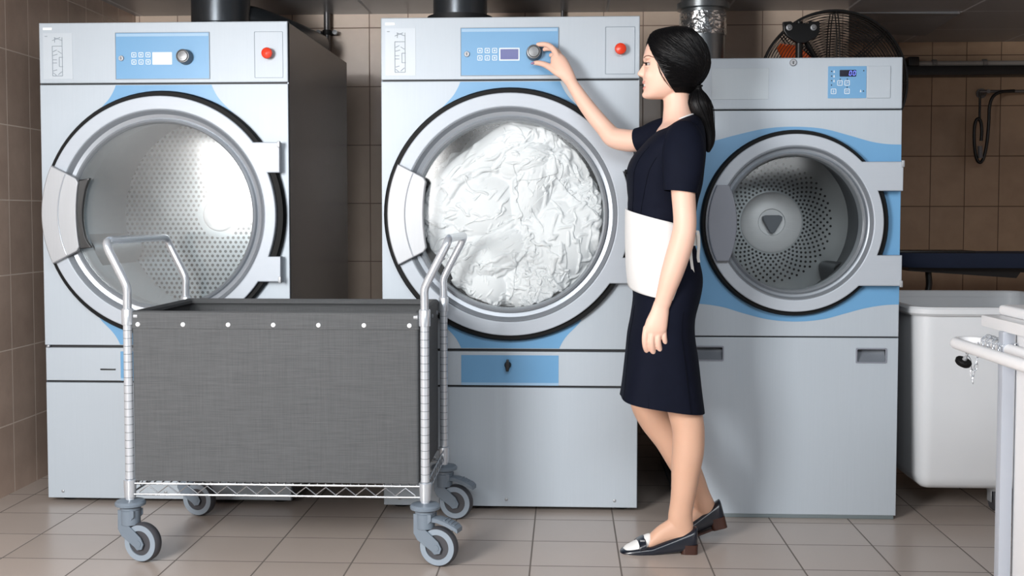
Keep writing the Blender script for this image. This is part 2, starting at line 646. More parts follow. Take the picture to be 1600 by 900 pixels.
def drum(root, cx, cz, yf, r_open, r_drum, depth, hub_r, plate_mat, tri, hubmat, shell=None):
    # collar, cylinder with lifter ribs, perforated back plate, hub with its bolt
    y0 = yf + .03
    g = Geo().lathe((cx, y0, cz), [(r_open + .012, 0), (r_open + .012, -.09), (r_drum, -.10), (r_drum, -(depth)), (r_drum + .006, -(depth)), (r_drum + .006, -.09), (r_open + .02, -.08), (r_open + .02, 0)], 96, close=True)
    shell = shell or M['drum']
    d = obj('drum', g, shell, root)
    for k in range(3):
        a = 2 * pi * k / 3 + radians(200)
        g = Geo()
        rings = []
        for i in range(9):
            f = -1 + 2 * i / 8
            rr = r_drum - .055 * (1 - abs(f) ** 2.2)
            rings.append([Vector((cx + rr * cos(a + f * .16), yy, cz + rr * sin(a + f * .16))) for yy in (y0 + .14, y0 + depth - .02)])
        g.loft(rings, closed=False)
        obj('lifter', g, shell, d)
    g = Geo().lathe((cx, y0 + depth, cz), [(0, .012), (r_drum * .8, .012), (r_drum, 0), (r_drum, -.01), (0, -.004)], 96)
    bp = obj('drum_back', g, plate_mat, d)
    bp['label'] = 'perforated back plate'
    g = Geo().lathe((cx, y0 + depth - .010, cz), [(hub_r, 0), (hub_r, .006), (hub_r * .9, .014), (hub_r * .45, .018), (hub_r * .42, .012), (0, .012)], 64)
    hb = obj('drum_hub', g, hubmat, d)
    q = []
    for k in range(3):
        a = -pi / 2 + 2 * pi * k / 3
        for e in (-.34, -.17, 0, .17, .34):
            q.append((cx + tri * cos(a + e) * (1.0 - abs(e) * .5), cz + tri * sin(a + e) * (1.0 - abs(e) * .5)))
    q = [tuple(p) for p in q]
    obj('hub_cap', Geo().plate(q, [], y0 + depth - .05, .03, .003), M['recess'], hb)
    return d


DRYER = dict(gasket=196.5, ring=187.5, flat=166, step1=159, step2=151, glass=145.5, notch_r=184, tab_x=191, tab_t=114, tab_b=106, notch=66,
             h_in=139, h_out=188, h_deg=24.4, h_ridge=161)
SM = (W(1000, 335, YM).x - W(595, 335, YM).x) / 405      # metres per px on the dryers' fronts
SR = (W(1400, 335, YR).x - W(1080, 335, YR).x) / 320


def build_dryer(dx, yf, label, display, knob_px, left_one):
    dy = yf - YM
    root = thing('tumble_dryer', (P(797, 335)[0] + dx, yf, 0), label, 'dryer', 'grey industrial tumble dryers')
    S = lambda poly: shifted(poly, dx)
    x0, z1 = P(595, 28); x1 = P(1000, 28)[0]
    x0 += dx; x1 += dx
    z_seam1 = P(797, 125)[1]; z_seam2 = P(797, 547)[1]; z_seam3 = P(797, 604)[1]
    z_bot = .018
    cx, cz = P(797, 335.5); cx += dx
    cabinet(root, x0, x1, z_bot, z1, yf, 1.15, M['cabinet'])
    # top fascia
    g = Geo().plate(rect(x0, x1, z_seam1 + .003, z1), [], yf, .03, .004)
    top = obj('top_fascia', g, M['steel'], root)
    # main front with the round opening
    fp = obj('front_panel', wall_with_hole(x0, x1, z_seam2 + .004, z_seam1 - .003, cx, cz, 150 * SM, yf, .02), M['steel'], root)
    for zc, hh in ((z_seam1, .006), (z_seam2, .008), (z_seam3, .006)):
        obj('seam_strip', Geo().box(x0 + .004, x1 - .004, yf + .011, yf + .02, zc - hh, zc + hh), M['seam'], root)
    # blue decoration above and below the door
    for sgn, (za, zb) in ((1, (z_seam1 - .006, cz + 165 * SM)), (-1, (z_seam2 + .007, cz - 165 * SM))):
        pr = [(76, 212), (78, 205), (82, 196), (88, 186), (95, 178), (105, 168), (116, 158)] if sgn > 0 else [(76, 212), (79, 205), (84, 196), (91, 187), (99, 179), (106, 172), (112, 164)]
        pr = [tuple(q_) for q_ in spline(pr, 5)]
        L = [(cx - a * SM, cz + sgn * min(b * SM, abs(za - cz))) for a, b in pr]
        Rr = [(cx + a * SM, cz + sgn * min(b * SM, abs(za - cz))) for a, b in reversed(pr)]
        poly = L + Rr
        b_ = obj('blue_band', Geo().plate(poly, [], yf - .0008, .0016), M['blue'], fp, smooth=0)
        b_['label'] = 'light blue painted band'
    # control panel
    cpx = 0 if not left_one else -539 + 0
    kx = lambda px: P(px, 80)[0] + dx
    kz = lambda py: P(797, py)[1]
    g = Geo().plate(rect(kx(720), kx(872.5), kz(118), kz(43.5), .003), [], yf - .003, .004, .001)
    cp = obj('control_panel', g, M['blue'], root)
    cp['label'] = 'light blue control panel'
    g = Geo().plate(rect(kx(721.5), kx(871), kz(49.5), kz(45)), [], yf - .0036, .001)
    obj('panel_strip', g, M['blue_light'], cp, smooth=0)
    g = Geo()
    A = (kx(719.6), kx(873), kz(118.4), kz(43))
    g.plate(rect(*A), [rect(A[0] + .0022, A[1] - .0022, A[2] + .0022, A[3] - .0022)], yf - .0042, .003)
    obj('panel_frame', g, M['blue_line'], cp, smooth=0)
    lk = obj('panel_lock', Geo().lathe((kx(729.6), yf - .002, kz(84.5)), [(.0105, 0), (.0105, .006), (.009, .008), (.006, .008), (.0055, .006), (0, .006)], 24), M['silver'], cp)
    obj('keyhole', Geo().box(kx(729.6) - .0012, kx(729.6) + .0012, yf - .0095, yf - .007, kz(84.5) - .005, kz(84.5) + .005), M['black_plastic'], lk)
    for r_, py in enumerate((79, 90.5)):
        for c_, px in enumerate((750, 761.5, 773)):
            g = Geo().plate(rect(kx(px - 4), kx(px + 4), kz(py + 4), kz(py - 4), .003), [rect(kx(px - 2.9), kx(px + 2.9), kz(py + 2.9), kz(py - 2.9), .002)], yf - .0046, .002)
            cxb, czb = kx(px), kz(py)
            if c_ == 0:
                g.plate([(cxb - .003, czb - .003), (cxb + .003, czb - .003), (cxb + .003, czb + .001), (cxb, czb + .004), (cxb - .003, czb + .001)], [], yf - .0046, .002)
            elif c_ == 1:
                g.plate([(cxb - .0035, czb - .003), (cxb + .0035, czb - .003), (cxb, czb + .004)] if r_ else rect(cxb - .003, cxb + .003, czb - .003, czb + .003), [], yf - .0046, .002)
            else:
                g.plate(circ(cxb, czb, .0034, 12), [], yf - .0046, .002)
            obj('panel_button', g, M['white_icon'], cp, smooth=0)
    g = Geo().plate(rect(kx(780), kx(812), kz(95), kz(75), .002), [], yf - .0046, .002)
    ds = obj('display', g, M['white_icon'], cp, smooth=0)
    obj('display_screen', Geo().plate(rect(kx(782), kx(810), kz(93), kz(77)), [], yf - .0052, .001), display, ds, smooth=0)
    kc = (kx(834.5), yf - .003, kz(83.5))
    pr = [(.029, 0), (.029, .006), (.027, .010), (.0265, .036), (.0245, .040), (.021, .041), (.020, .036), (.0195, .036), (.0185, .043), (.006, .0445), (0, .0445)]
    obj('selector_knob', Geo().lathe(kc, pr, 48), M['knob'], cp)
    # emergency stop
    A = (kx(945.5), kx(992), kz(117), kz(43))
    g = Geo().plate(rect(*A, .003), [rect(A[0] + .0016, A[1] - .0016, A[2] + .0016, A[3] - .0016, .003)], yf - .002, .003)
    sp = obj('stop_panel', g, M['blue_line'], root, smooth=0)
    b_ = obj('stop_button', Geo().lathe((kx(969), yf, kz(79)), [(.012, 0), (.012, .018), (.020, .020), (.0215, .026), (.020, .033), (.014, .037), (0, .039)], 32), M['red'], sp)
    b_['label'] = 'red mushroom stop button'
    # instruction label and badge
    A = (kx(602), kx(649.5), kz(117), kz(43))
    lb = obj('instruction_label', Geo().plate(rect(*A, .002), [], yf - .0012, .002), M['label'], root, smooth=0)
    g = Geo()
    lines = [((617, 55), (630, 50)), ((620, 50), (633, 55)), ((621, 50), (621, 58)), ((617, 64), (633, 64)), ((617, 64), (617, 112)), ((633, 50), (633, 112)),
             ((628, 82), (634, 82)), ((628, 82), (628, 97)), ((628, 97), (634, 97)), ((618, 73), (624, 70)), ((626, 72), (632, 76)), ((618, 79), (625, 77)), ((618, 104), (624, 102)),
             ((618, 107), (623, 111)), ((626, 110), (632, 105)), ((605, 48), (609, 48)), ((617, 112), (633, 112)), ((617, 86), (624, 86)), ((617, 91), (624, 91))]
    for (a, b), (c, d) in lines:
        g.tube([Vector((kx(a), yf - .0016, kz(b))), Vector((kx(c), yf - .0016, kz(d)))], .0012, 6)
    obj('label_drawing', g, M['label_ink'], lb)
    obj('badge', Geo().plate(rect(kx(602), kx(617), kz(38), kz(34), .002), [], yf - .002, .003), M['white_badge'], root)
    # lint strip
    lp = obj('lint_cover', Geo().plate(rect(x0 + .003, x1 - .003, z_seam3 + .004, z_seam2 - .006), [], yf, .02, .003), M['steel'], root)
    A = (cx - 77 * SM, cx + 76 * SM, P(797, 598)[1], P(797, 555)[1])
    obj('blue_band', Geo().plate(rect(*A), [], yf - .0008, .0016), M['blue'], lp, smooth=0)
    obj('pale_band', Geo().plate(rect(A[0], A[1], P(797, 602)[1], A[2]), [], yf - .0008, .0016), M['blue_light'], lp, smooth=0)
    if left_one:
        xs, zs = kx(699), P(797, 584)[1]
        obj('slot_handle', Geo().box(xs - .03, xs + .03, yf - .004, yf, zs - .0028, zs + .0028, .001), M['black_plastic'], lp)
    else:
        hx, hz = kx(793.5), P(797, 570)[1]
        g = Geo().lathe((hx, yf, hz), [(.013, 0), (.013, .008), (.010, .012), (0, .012)], 24)
        g.plate([(hx - .006, hz - .022), (hx + .004, hz - .022), (hx + .008, hz), (hx + .004, hz + .022), (hx - .004, hz + .022), (hx - .009, hz)], [], yf - .030, .02, .003)
        lt = obj('latch', g, M['black_plastic'], lp)
        lt['label'] = 'black turning latch'
    for px in (602, 992):
        obj('corner_screw', Geo().lathe((kx(px), yf + .004, z_seam2), [(.005, 0), (.005, .012), (0, .014)], 12), M['silver'], root)
    # lower panel and feet
    lo = obj('lower_panel', Geo().plate(rect(x0 + .002, x1 - .002, z_bot, z_seam3 - .004), [], yf, .02, .003), M['steel'], root)
    for px, py in ((621, 796), (791, 797), (963, 797)):
        obj('screw', Geo().lathe((kx(px), yf + .001, .045), [(.006, 0), (.006, .003), (.003, .005), (0, .005)], 14), M['silver'], lo)
    for fx in (x0 + .06, x1 - .06):
        for fy in (yf + .08, yf + 1.05):
            obj('foot', Geo().lathe((fx, fy, 0), [(.03, 0), (.03, .012), (.012, .014), (.012, .03), (0, .03)], 16, 'Z'), M['rubber'], root)
    build_door(root, cx, cz, yf, SM, DRYER if left_one else dict(DRYER, notch_r=187), M['silver'], M['glass_hazy'] if left_one else M['glass'])
    drum(root, cx, cz, yf, 145.5 * SM, .43, .66, .075, M['perf_hex'], .034, M['hub_dryer'])
    return root, cx, cz


DXL = P(258.5, 336, YL)[0] - P(797, 336, YM)[0]
left_dryer, CXL, CZL = build_dryer(DXL, YL, 'left grey tumble dryer, its drum empty, with pale display and slot handle', M['lcd_overexposed'], None, True)
mid_dryer, CXM, CZM = build_dryer(0, YM, 'grey tumble dryer full of white laundry, its knob turned by the woman', M['lcd'], None, False)
# dark grip pocket behind the left dryer's handle
for o in list(left_dryer.children):
    if o.name.startswith('door') and o.data and len(o.children) > 2:
        ldoor = o
a0, a1 = radians(180 - 23), radians(180 + 23)
poly = circ(CXL, CZL, 140 * SM, 16, a0, a1, True) + [tuple(p) for p in spline([(CXL - 110 * SM, CZL - 52 * SM), (CXL - 120 * SM, CZL - 34 * SM), (CXL - 124 * SM, CZL), (CXL - 119 * SM, CZL + 36 * SM), (CXL - 111 * SM, CZL + 58 * SM)], 5)]
gp = obj('grip_pocket', Geo().plate(poly, [], YL - .066, .022, .004), M['black_plastic'], ldoor)
gp['label'] = 'black inner grip'


# ------------------------------------------------------------------ washing machine on the right
def build_washer():
    yf = YR
    q = lambda px, py=348: P(px, py, yf)
    cx, cz = q(1239, 348.5)
    x1, z1 = q(1411, 89)
    x0 = q(1069, 89)[0]
    kz = lambda py: q(1239, py)[1]
    kx = lambda px: q(px, 130)[0]
    s1, s2 = kz(171.5), kz(526.5)
    root = thing('washing_machine', ((x0 + x1) / 2, yf, 0), 'shorter grey washing machine with blue wave band and 00 display', 'washing machine')
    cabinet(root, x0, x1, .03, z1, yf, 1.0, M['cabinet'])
    top = obj('top_fascia', Geo().plate(rect(x0, x1, s1 + .0025, z1, .004), [], yf, .03, .004), M['steel'], root)
    fp = obj('front_panel', wall_with_hole(x0, x1, s2 + .0025, s1 - .0025, cx, cz, 112 * SR, yf, .02), M['steel'], root)
    zl = kz(804)
    lo = obj('lower_panel', Geo().plate(rect(x0, x1, zl, s2 - .0025), [rect(*[q(1338, 555)[0], q(1385, 555)[0], kz(566), kz(544)], .004), rect(*[q(1085, 555)[0], q(1130, 555)[0], kz(564), kz(542)], .004)], yf, .02, .003), M['steel'], root)
    for zc in (s1, s2):
        obj('seam_strip', Geo().box(x0 + .004, x1 - .004, yf + .011, yf + .018, zc - .005, zc + .005), M['seam'], root)
    obj('plinth', Geo().box(x0 + .004, x1 - .006, yf + .006, yf + .95, 0.0, zl + .002, .003), M['steel_base'], root)
    # blue wave band with the door opening cut out
    up = spline([(1069, 224), (1110, 221), (1150, 211), (1195, 201), (1239, 198), (1285, 201), (1325, 211), (1360, 221), (1385, 225), (1410, 226)], 6)
    dn = spline([(1408, 475.5), (1380, 477), (1350, 482), (1320, 490), (1285, 499), (1243, 502.5), (1200, 499), (1160, 489), (1130, 480), (1098, 475), (1069, 474)], 6)
    poly = [q(p[0], p[1]) for p in dn] + [q(p[0], p[1]) for p in up]
    poly = [(min(max(p[0], x0 + .001), x1 - .001), p[1]) for p in poly]
    b_ = obj('blue_band', Geo().plate(poly, [circ(cx, cz, 112 * SR)], yf - .0008, .0016), M['blue'], fp, smooth=0)
    b_['label'] = 'light blue wave band'
    # lock on the top edge
    lk = obj('lid_lock', Geo().lathe((kx(1238.5), yf, kz(98)), [(.0125, 0), (.0125, .006), (.010, .009), (.006, .009), (.0055, .006), (0, .006)], 24), M['silver'], root)
    obj('keyhole', Geo().box(kx(1238.5) - .0013, kx(1238.5) + .0013, yf - .010, yf - .007, kz(98) - .006, kz(98) + .004), M['black_plastic'], lk)
    # side plates
    obj('blank_plate', Geo().plate(rect(kx(1112), kx(1201), kz(155), kz(106), .003), [], yf - .0015, .003, .0006), M['blank'], root)
    obj('access_plate', Geo().plate(rect(kx(1354.5), kx(1391), kz(154), kz(104), .003), [], yf - .004, .006, .0012), M['steel'], root)
    # control panel
    cp = obj('control_panel', Geo().plate(rect(kx(1293.5), kx(1353.5), kz(154), kz(104), .002), [], yf - .002, .003, .0005), M['blue'], root)
    cp['label'] = 'light blue control panel'
    ds = obj('display', Geo().plate(rect(kx(1311.5), kx(1337), kz(120.3), kz(110), .002), [], yf - .004, .003), plain('display_dark', (14, 16, 38), .15, var=.05), cp)
    dm = N('display_digits'); dm.set(col=lin((60, 70, 160)), emit=lin((120, 135, 255)), es=1.6)
    for px in (1328.2, 1334.2):
        g = Geo()
        c0, c1 = kx(px), kz(115.1)
        a, b, sl = 1.55 * SR, 3.3 * SR, .0012
        crn = [(-a, -b), (a, -b), (a, 0), (a, b), (-a, b), (-a, 0)]
        for i in range(6):
            p0, p1 = crn[i], crn[(i + 1) % 6]
            v0 = Vector((c0 + p0[0] + sl * p0[1] / b, yf - .0046, c1 + p0[1])); v1 = Vector((c0 + p1[0] + sl * p1[1] / b, yf - .0046, c1 + p1[1]))
            g.tube([v0.lerp(v1, .1), v0.lerp(v1, .9)], .0011, 6)
        dg_ = obj('digit', g, dm.m, ds)
        dg_['label'] = 'lit digit 0'
    for px, py, k in ((1312, 130.2, 'P'), (1323.3, 130.2, 'o'), (1302.3, 143.2, 't'), (1323.3, 143.2, 'c')):
        g = Geo().plate(rect(kx(px - 4.2), kx(px + 4.2), kz(py + 4.2), kz(py - 4.2), .003), [rect(kx(px - 3.2), kx(px + 3.2), kz(py + 3.2), kz(py - 3.2), .002)], yf - .0034, .002)
        X, Z = kx(px), kz(py)
        L = lambda *pts: g.tube([Vector((X + a * SR, yf - .0032, Z + b * SR)) for a, b in pts], .0008, 6)
        if k == 'P':
            L((-1, -1.8), (-1, 1.8)); L((-1, 1.8), (.8, 1.7), (1.2, .9), (.8, .1), (-1, 0))
        elif k == 'o':
            L((-1.8, -1.5), (1.8, 1.5)); L((-1.8, 1), (0, 1.8), (1.8, 0))
        elif k == 't':
            g.plate([(X - .003, Z + .001), (X + .003, Z + .001), (X, Z + .005)], [], yf - .0034, .002)
            g.plate([(X - .003, Z - .001), (X, Z - .005), (X + .003, Z - .001)], [], yf - .0034, .002)
        else:
            L(*[(1.7 * cos(a), 1.7 * sin(a)) for a in [i * .6 for i in range(10)]]); L((0, 0), (0, 1.2))
        obj('panel_button', g, M['white_icon'], cp, smooth=0)
    for px, py in ((1299, 112), (1299, 119.3), (1299, 126.6), (1299, 133.4), (1312.5, 124.2), (1323.5, 124.2), (1323.5, 136.8), (1349, 111.3), (1349, 143)):
        obj('indicator', Geo().lathe((kx(px), yf - .001, kz(py)), [(.0022, 0), (.0022, .002), (0, .0025)], 10), M['black_plastic'], cp)
    for px, py in ((1302.8, 112.5), (1302.8, 119.8), (1302.8, 127), (1344.6, 143)):
        X, Z = kx(px), kz(py)
        obj('icon', Geo().plate([(X - .0028, Z - .004), (X + .0028, Z - .004), (X + .001, Z + .005), (X - .001, Z + .005)], [], yf - .003, .002), M['white_icon'], cp)
    # recessed hand grips of the lower panel
    for a, b, t, u in ((1338, 1385, 544, 566), (1085, 1130, 542, 564)):
        X0, X1, Z0, Z1 = q(a, 555)[0], q(b, 555)[0], kz(u), kz(t)
        g = Geo().plate(rect(X0 - .002, X1 + .002, Z0 - .002, Z1 + .002, .005), [rect(X0 + .003, X1 - .003, Z0 + .003, Z1 - .003, .004)], yf - .003, .006, .001)
        fr = obj('hand_grip', g, M['grey_plastic'], lo)
        g = Geo()
        rings = []
        for i in range(9):
            t_ = i / 8
            a_ = pi * t_
            rings.append([Vector((X0 + (X1 - X0) * j / 6, yf + .004 + .032 * sin(a_ * .5 + pi * .0) * (1 - .25 * abs(j - 3) / 3), Z0 + (Z1 - Z0) * t_)) for j in range(7)])
        g.loft(rings, closed=False)
        obj('grip_cup', g, M['recess'], fr)
    d = dict(gasket=146, ring=139, flat=120.5, step1=116, step2=110, glass=105.5, notch_r=136, tab_x=164.5, tab_t=95.5, tab_b=98, notch=50,
             h_in=108, h_out=137, h_deg=25.6, h_flat=1, h_w0=19, h_w1=27, h_w2=31)
    build_door(root, cx, cz, yf, SR, d, M['grey_plastic'], M['glass_washer'])
    drum(root, cx, cz, yf, 105.5 * SR, .31, .42, .122, M['perf_rings'], .045, M['hub'], M['cavity'])
    return root


washer = build_washer()

# ------------------------------------------------------------------ white laundry in the middle dryer
def vnoise(x, y, seed):
    rs = np.random.RandomState(seed)
    T = rs.rand(64, 64)
    xi, yi = np.floor(x).astype(int), np.floor(y).astype(int)
    fx, fy = x - xi, y - yi
    fx = fx * fx * (3 - 2 * fx); fy = fy * fy * (3 - 2 * fy)
    a = T[xi % 64, yi % 64]; b = T[(xi + 1) % 64, yi % 64]; c = T[xi % 64, (yi + 1) % 64]; d = T[(xi + 1) % 64, (yi + 1) % 64]
    return (a * (1 - fx) + b * fx) * (1 - fy) + (c * (1 - fx) + d * fx) * fy


def drape(H, half, spec, seed):
    """A cloth sheet pushed together in its plane and dropped on the heap below it (height field H over +-half metres)."""
    cx, cy, w, h, rot, kx, ky, n, bend = spec
    rs = np.random.RandomState(seed)
    m = H.shape[0]
    t = radians(rot)
    nx = n; ny = max(12, int(n * (h / ky) / (w / kx)))
    dx = (w / kx) / (nx - 1); dy = (h / ky) / (ny - 1)
    U, V = np.meshgrid(np.linspace(-.5, .5, nx), np.linspace(-.5, .5, ny))
    # ragged outline so no sheet reads as a neat rectangle
    Us = U * w * (1 + .16 * (vnoise(V * 3 + 5, U * 2 + 3, seed + 1) - .5)); Vs = V * h * (1 + .2 * (vnoise(U * 3 + 9, V * 2 + 1, seed + 2) - .5))
    Us = Us + .10 * w * (vnoise(V * 2.2 + 4, U * 1.2 + 6, seed + 3) - .5); Vs = Vs + .14 * h * (vnoise(U * 2.2 + 8, V * 1.2 + 2, seed + 4) - .5)
    X = cx + Us * cos(t) - Vs * sin(t)
    Y = cy + Us * sin(t) + Vs * cos(t)

    def ground(X, Y):
        i = np.clip((X + half) / (2 * half) * (m - 1), 0, m - 1.001); j = np.clip((Y + half) / (2 * half) * (m - 1), 0, m - 1.001)
        i0 = i.astype(int); j0 = j.astype(int); fi = i - i0; fj = j - j0
        return (H[j0, i0] * (1 - fi) + H[j0, i0 + 1] * fi) * (1 - fj) + (H[j0 + 1, i0] * (1 - fi) + H[j0 + 1, i0 + 1] * fi) * fj
    amp = .034
    fu, fv = (6.0, 3.0) if kx < ky - .1 else ((2.2, 7.0) if ky < kx - .1 else (4.5, 4.5))
    nz = vnoise(U * fu + seed, V * fv + 20, seed + 5) + .35 * vnoise(U * fu * 2.3, V * fv * 2.3 + seed, seed + 6)
    if ky < kx - .1:                       # long folds running the length of the sheet
        nf = 2.4 + h / w * 4
        nz = nz * .35 + 1.1 * np.abs(np.sin(pi * (V * nf + .9 * vnoise(U * 2.5 + 3, V * 1.5, seed + 8) + .25 * vnoise(U * 8, V * 3, seed + 9)))) * (.5 + vnoise(U * 3 + 11, V * 3, seed + 10))
    P_ = np.stack([X, Y, ground(X, Y).max() * .25 + ground(X, Y) * .75 + .014 + amp * nz], -1)
    Q = P_.copy()
    diag = sqrt(dx * dx + dy * dy)
    cons = []
    for (di, dj, L, st) in ((0, 1, dx, 1.0), (1, 0, dy, 1.0), (1, 1, diag, .6), (1, -1, diag, .6), (0, 4, 4 * dx * .97, bend), (4, 0, 4 * dy * .97, bend)):
        cons.append((di, dj, L, min(1.0, st * 4) if L > 2.5 * max(dx, dy) else st))
    for step in range(70):
        vel = (P_ - Q) * .90
        Q = P_.copy()
        P_ = P_ + vel
        P_[..., 2] -= .00065
        for it in range(9):
            D = np.zeros_like(P_); Cn = np.zeros(P_.shape[:2] + (1,))
            for di, dj, L, st in cons:
                a = (slice(0, ny - di), slice(0, nx - dj) if dj >= 0 else slice(-dj, nx))
                b = (slice(di, ny), slice(dj, nx) if dj >= 0 else slice(0, nx + dj))
                d = P_[b] - P_[a]
                l = np.sqrt((d ** 2).sum(-1, keepdims=True)) + 1e-9
                c = d * ((l - L) / l) * .5 * st
                if L > diag * 1.5:
                    c = np.where(l < L, c, 0)
                D[a] += c; D[b] -= c
                Cn[a] += st; Cn[b] += st
            P_ = P_ + D / np.maximum(Cn, 1) * 1.7
            g = ground(P_[..., 0], P_[..., 1]) + .0035
            hit = P_[..., 2] < g
            P_[..., 2] = np.where(hit, g, P_[..., 2])
            P_[..., :2] = np.where(hit[..., None], Q[..., :2] + (P_[..., :2] - Q[..., :2]) * .35, P_[..., :2])
            r = np.sqrt((P_[..., :2] ** 2).sum(-1, keepdims=True))
            P_[..., :2] *= np.minimum(1, .352 / np.maximum(r, 1e-6))
            P_[..., 2] = np.minimum(P_[..., 2], .24)
    # a little relaxation, then twice the resolution
    for _ in range(1):
        K = P_.copy()
        K[1:-1, 1:-1] = (P_[1:-1, 1:-1] * 4 + P_[:-2, 1:-1] + P_[2:, 1:-1] + P_[1:-1, :-2] + P_[1:-1, 2:]) / 8
        P_ = K

    def up(A):
        def axis0(A):
            e = np.concatenate([2 * A[:1] - A[1:2], A, 2 * A[-1:] - A[-2:-1]])
            mid = (-e[:-3] + 9 * e[1:-2] + 9 * e[2:-1] - e[3:]) / 16
            out = np.empty((2 * A.shape[0] - 1,) + A.shape[1:])
            out[::2] = A; out[1::2] = mid
            return out
        return axis0(axis0(A).swapaxes(0, 1)).swapaxes(0, 1)
    F2 = up(P_)
    F4 = up(F2)
    i = np.clip(np.rint((F4[..., 0] + half) / (2 * half) * (m - 1)), 0, m - 1).astype(int)
    j = np.clip(np.rint((F4[..., 1] + half) / (2 * half) * (m - 1)), 0, m - 1).astype(int)
    H2 = H.copy()
    np.maximum.at(H2, (j.ravel(), i.ravel()), F4[..., 2].ravel())
    return F2, H2


def build_laundry():
    half = .36
    m = 260
    gx, gy = np.meshgrid(np.linspace(-half, half, m), np.linspace(-half, half, m))
    rr = np.sqrt(gx ** 2 + gy ** 2)
    # bulk of the load underneath: fuller below the middle, hollow at the upper left
    H = .034 + .030 * (vnoise(gx / .09 + 3, gy / .09 + 7, 31) - .5) + .04 * (vnoise(gx / .17 + 1, gy / .17 + 2, 32) - .5)
    H += .028 * np.exp(-((gx - .10) ** 2 + (gy + .12) ** 2) / .03) + .016 * np.exp(-((gx + .10) ** 2 + (gy + .24) ** 2) / .01) + .018 * np.exp(-((gx + .10) ** 2 + (gy - .0) ** 2) / .02)
    H += .015 * np.exp(-((gx - .24) ** 2 + (gy - .12) ** 2) / .02) + .012 * np.exp(-((gx - .04) ** 2 + (gy - .2) ** 2) / .008)
    H -= .10 * np.clip((-gx * .66 + gy * .75 - .245) / .05, 0, 1)
    H -= .02 * np.clip((rr - .30) / .06, 0, 1) ** 2
    m_ = N('white_cotton')
    p = m_.pos('Object')
    m_.set(col=m_.mix(m_.noise(p, 9), lin((222, 224, 226)), lin((230, 231, 232))), rough=.9, spec=.12)
    m_.bump(m_.noise(p, 500, 2), .15, .001)
    # photo px centre, px width, px height, turn, squeeze x, squeeze y, grid, stiffness, where
    S = [
        (797, 345, 320, 300, 10, .80, .80, 84, .04, 'white sheet at the very back of the pile in the middle dryer'),
        (712, 304, 180, 90, 50, .95, .42, 84, .05, 'white sheet curving up the left edge of the dryer glass'),
        (905, 240, 130, 95, -52, .94, .44, 80, .05, 'white sheet hanging down the upper right of the dryer glass'),
        (684, 385, 110, 130, 10, .80, .72, 64, .05, 'white cloth bunched beside the door handle of the middle dryer'),
        (915, 345, 90, 120, 8, .70, .66, 70, .03, 'white cloth crumpled at the right edge of the dryer glass'),
        (770, 238, 190, 56, 32, .96, .40, 84, .06, 'long white sheet arching over the top of the laundry'),
        (905, 425, 110, 90, 40, .68, .66, 70, .03, 'white cloth crumpled at the lower right of the dryer glass'),
        (735, 415, 130, 66, 58, .93, .5, 70, .05, 'white cloth slanting across the lower left, behind the cart handle'),
        (826, 300, 120, 62, 72, .93, .38, 74, .03, 'white sheet falling in upright folds through the middle of the laundry'),
        (818, 250, 92, 56, 14, .84, .6, 68, .06, 'small rounded white cloth near the top of the laundry'),
        (752, 326, 116, 104, 6, .86, .78, 72, .07, 'flat folded white towel at the left centre of the laundry'),
        (864, 385, 150, 120, 48, .76, .74, 84, .04, 'large white sheet bulging at the right centre of the laundry'),
        (776, 398, 116, 60, 30, .92, .5, 64, .04, 'narrow white cloth wrinkled below the folded towel'),
        (836, 444, 96, 88, 12, .60, .62, 74, .02, 'tightly crumpled white cloth at the bottom of the glass'),
        (752, 448, 88, 66, -12, .80, .80, 64, .06, 'smooth white cloth bundle at the lower left of the glass'),
    ]
    done = []
    for k, (px, py, w, h, rot, kx, ky, n, bd, lab) in enumerate(S):
        t_ = radians(rot)
        qx, qy = gx - (px - 797) * SM, gy - (335.5 - py) * SM
        qu, qv = (qx * cos(t_) + qy * sin(t_)) / (.5 * w * SM), (-qx * sin(t_) + qy * cos(t_)) / (.5 * h * SM)
        if k:
            B = np.clip(1 - np.abs(qu) ** 2.4 - np.abs(qv) ** 2.4, 0, 1) ** .8
            low = np.median(H[B > .5])
            H = np.maximum(H, np.where(B > 0, low - .014 + (.048 if bd < .09 else .050) * B, -1))
        A, H = drape(H, half, ((px - 797) * SM, (335.5 - py) * SM, w * SM, h * SM, rot, kx, ky, n, bd), 300 + 17 * k)
        done.append((A, lab))
    top = max(A[..., 2].max() for A, lab in done)
    for A, lab in done:
        ny, nx = A.shape[:2]
        g = Geo()
        v = [(CXM + q[0], YM - .008 + (top - q[2]) * 1.3, CZM + q[1]) for q in A.reshape(-1, 3)]
        f = [(j * nx + i, j * nx + i + 1, (j + 1) * nx + i + 1, (j + 1) * nx + i) for j in range(ny - 1) for i in range(nx - 1)]
        g.add(v, f)
        o = obj('laundry_cloth', g, m_.m, smooth=180)
        sd = o.modifiers.new('thickness', 'SOLIDIFY'); sd.thickness = .0035; sd.offset = 0
        tag(o, lab, 'laundry', 'white laundry in the middle dryer')


build_laundry()
# ------------------------------------------------------------------ laundry cart
YC0, YC1 = 3.53, 4.085        # front and back posts
M['caster_grey'] = plain('caster_grey_plastic', (108, 120, 132), .45, var=.04)
M['tyre'] = plain('tyre_grey', (62, 63, 68), .55, var=.08)
M['tyre_face'] = plain('tyre_face_grey', (134, 146, 158), .5, var=.04)


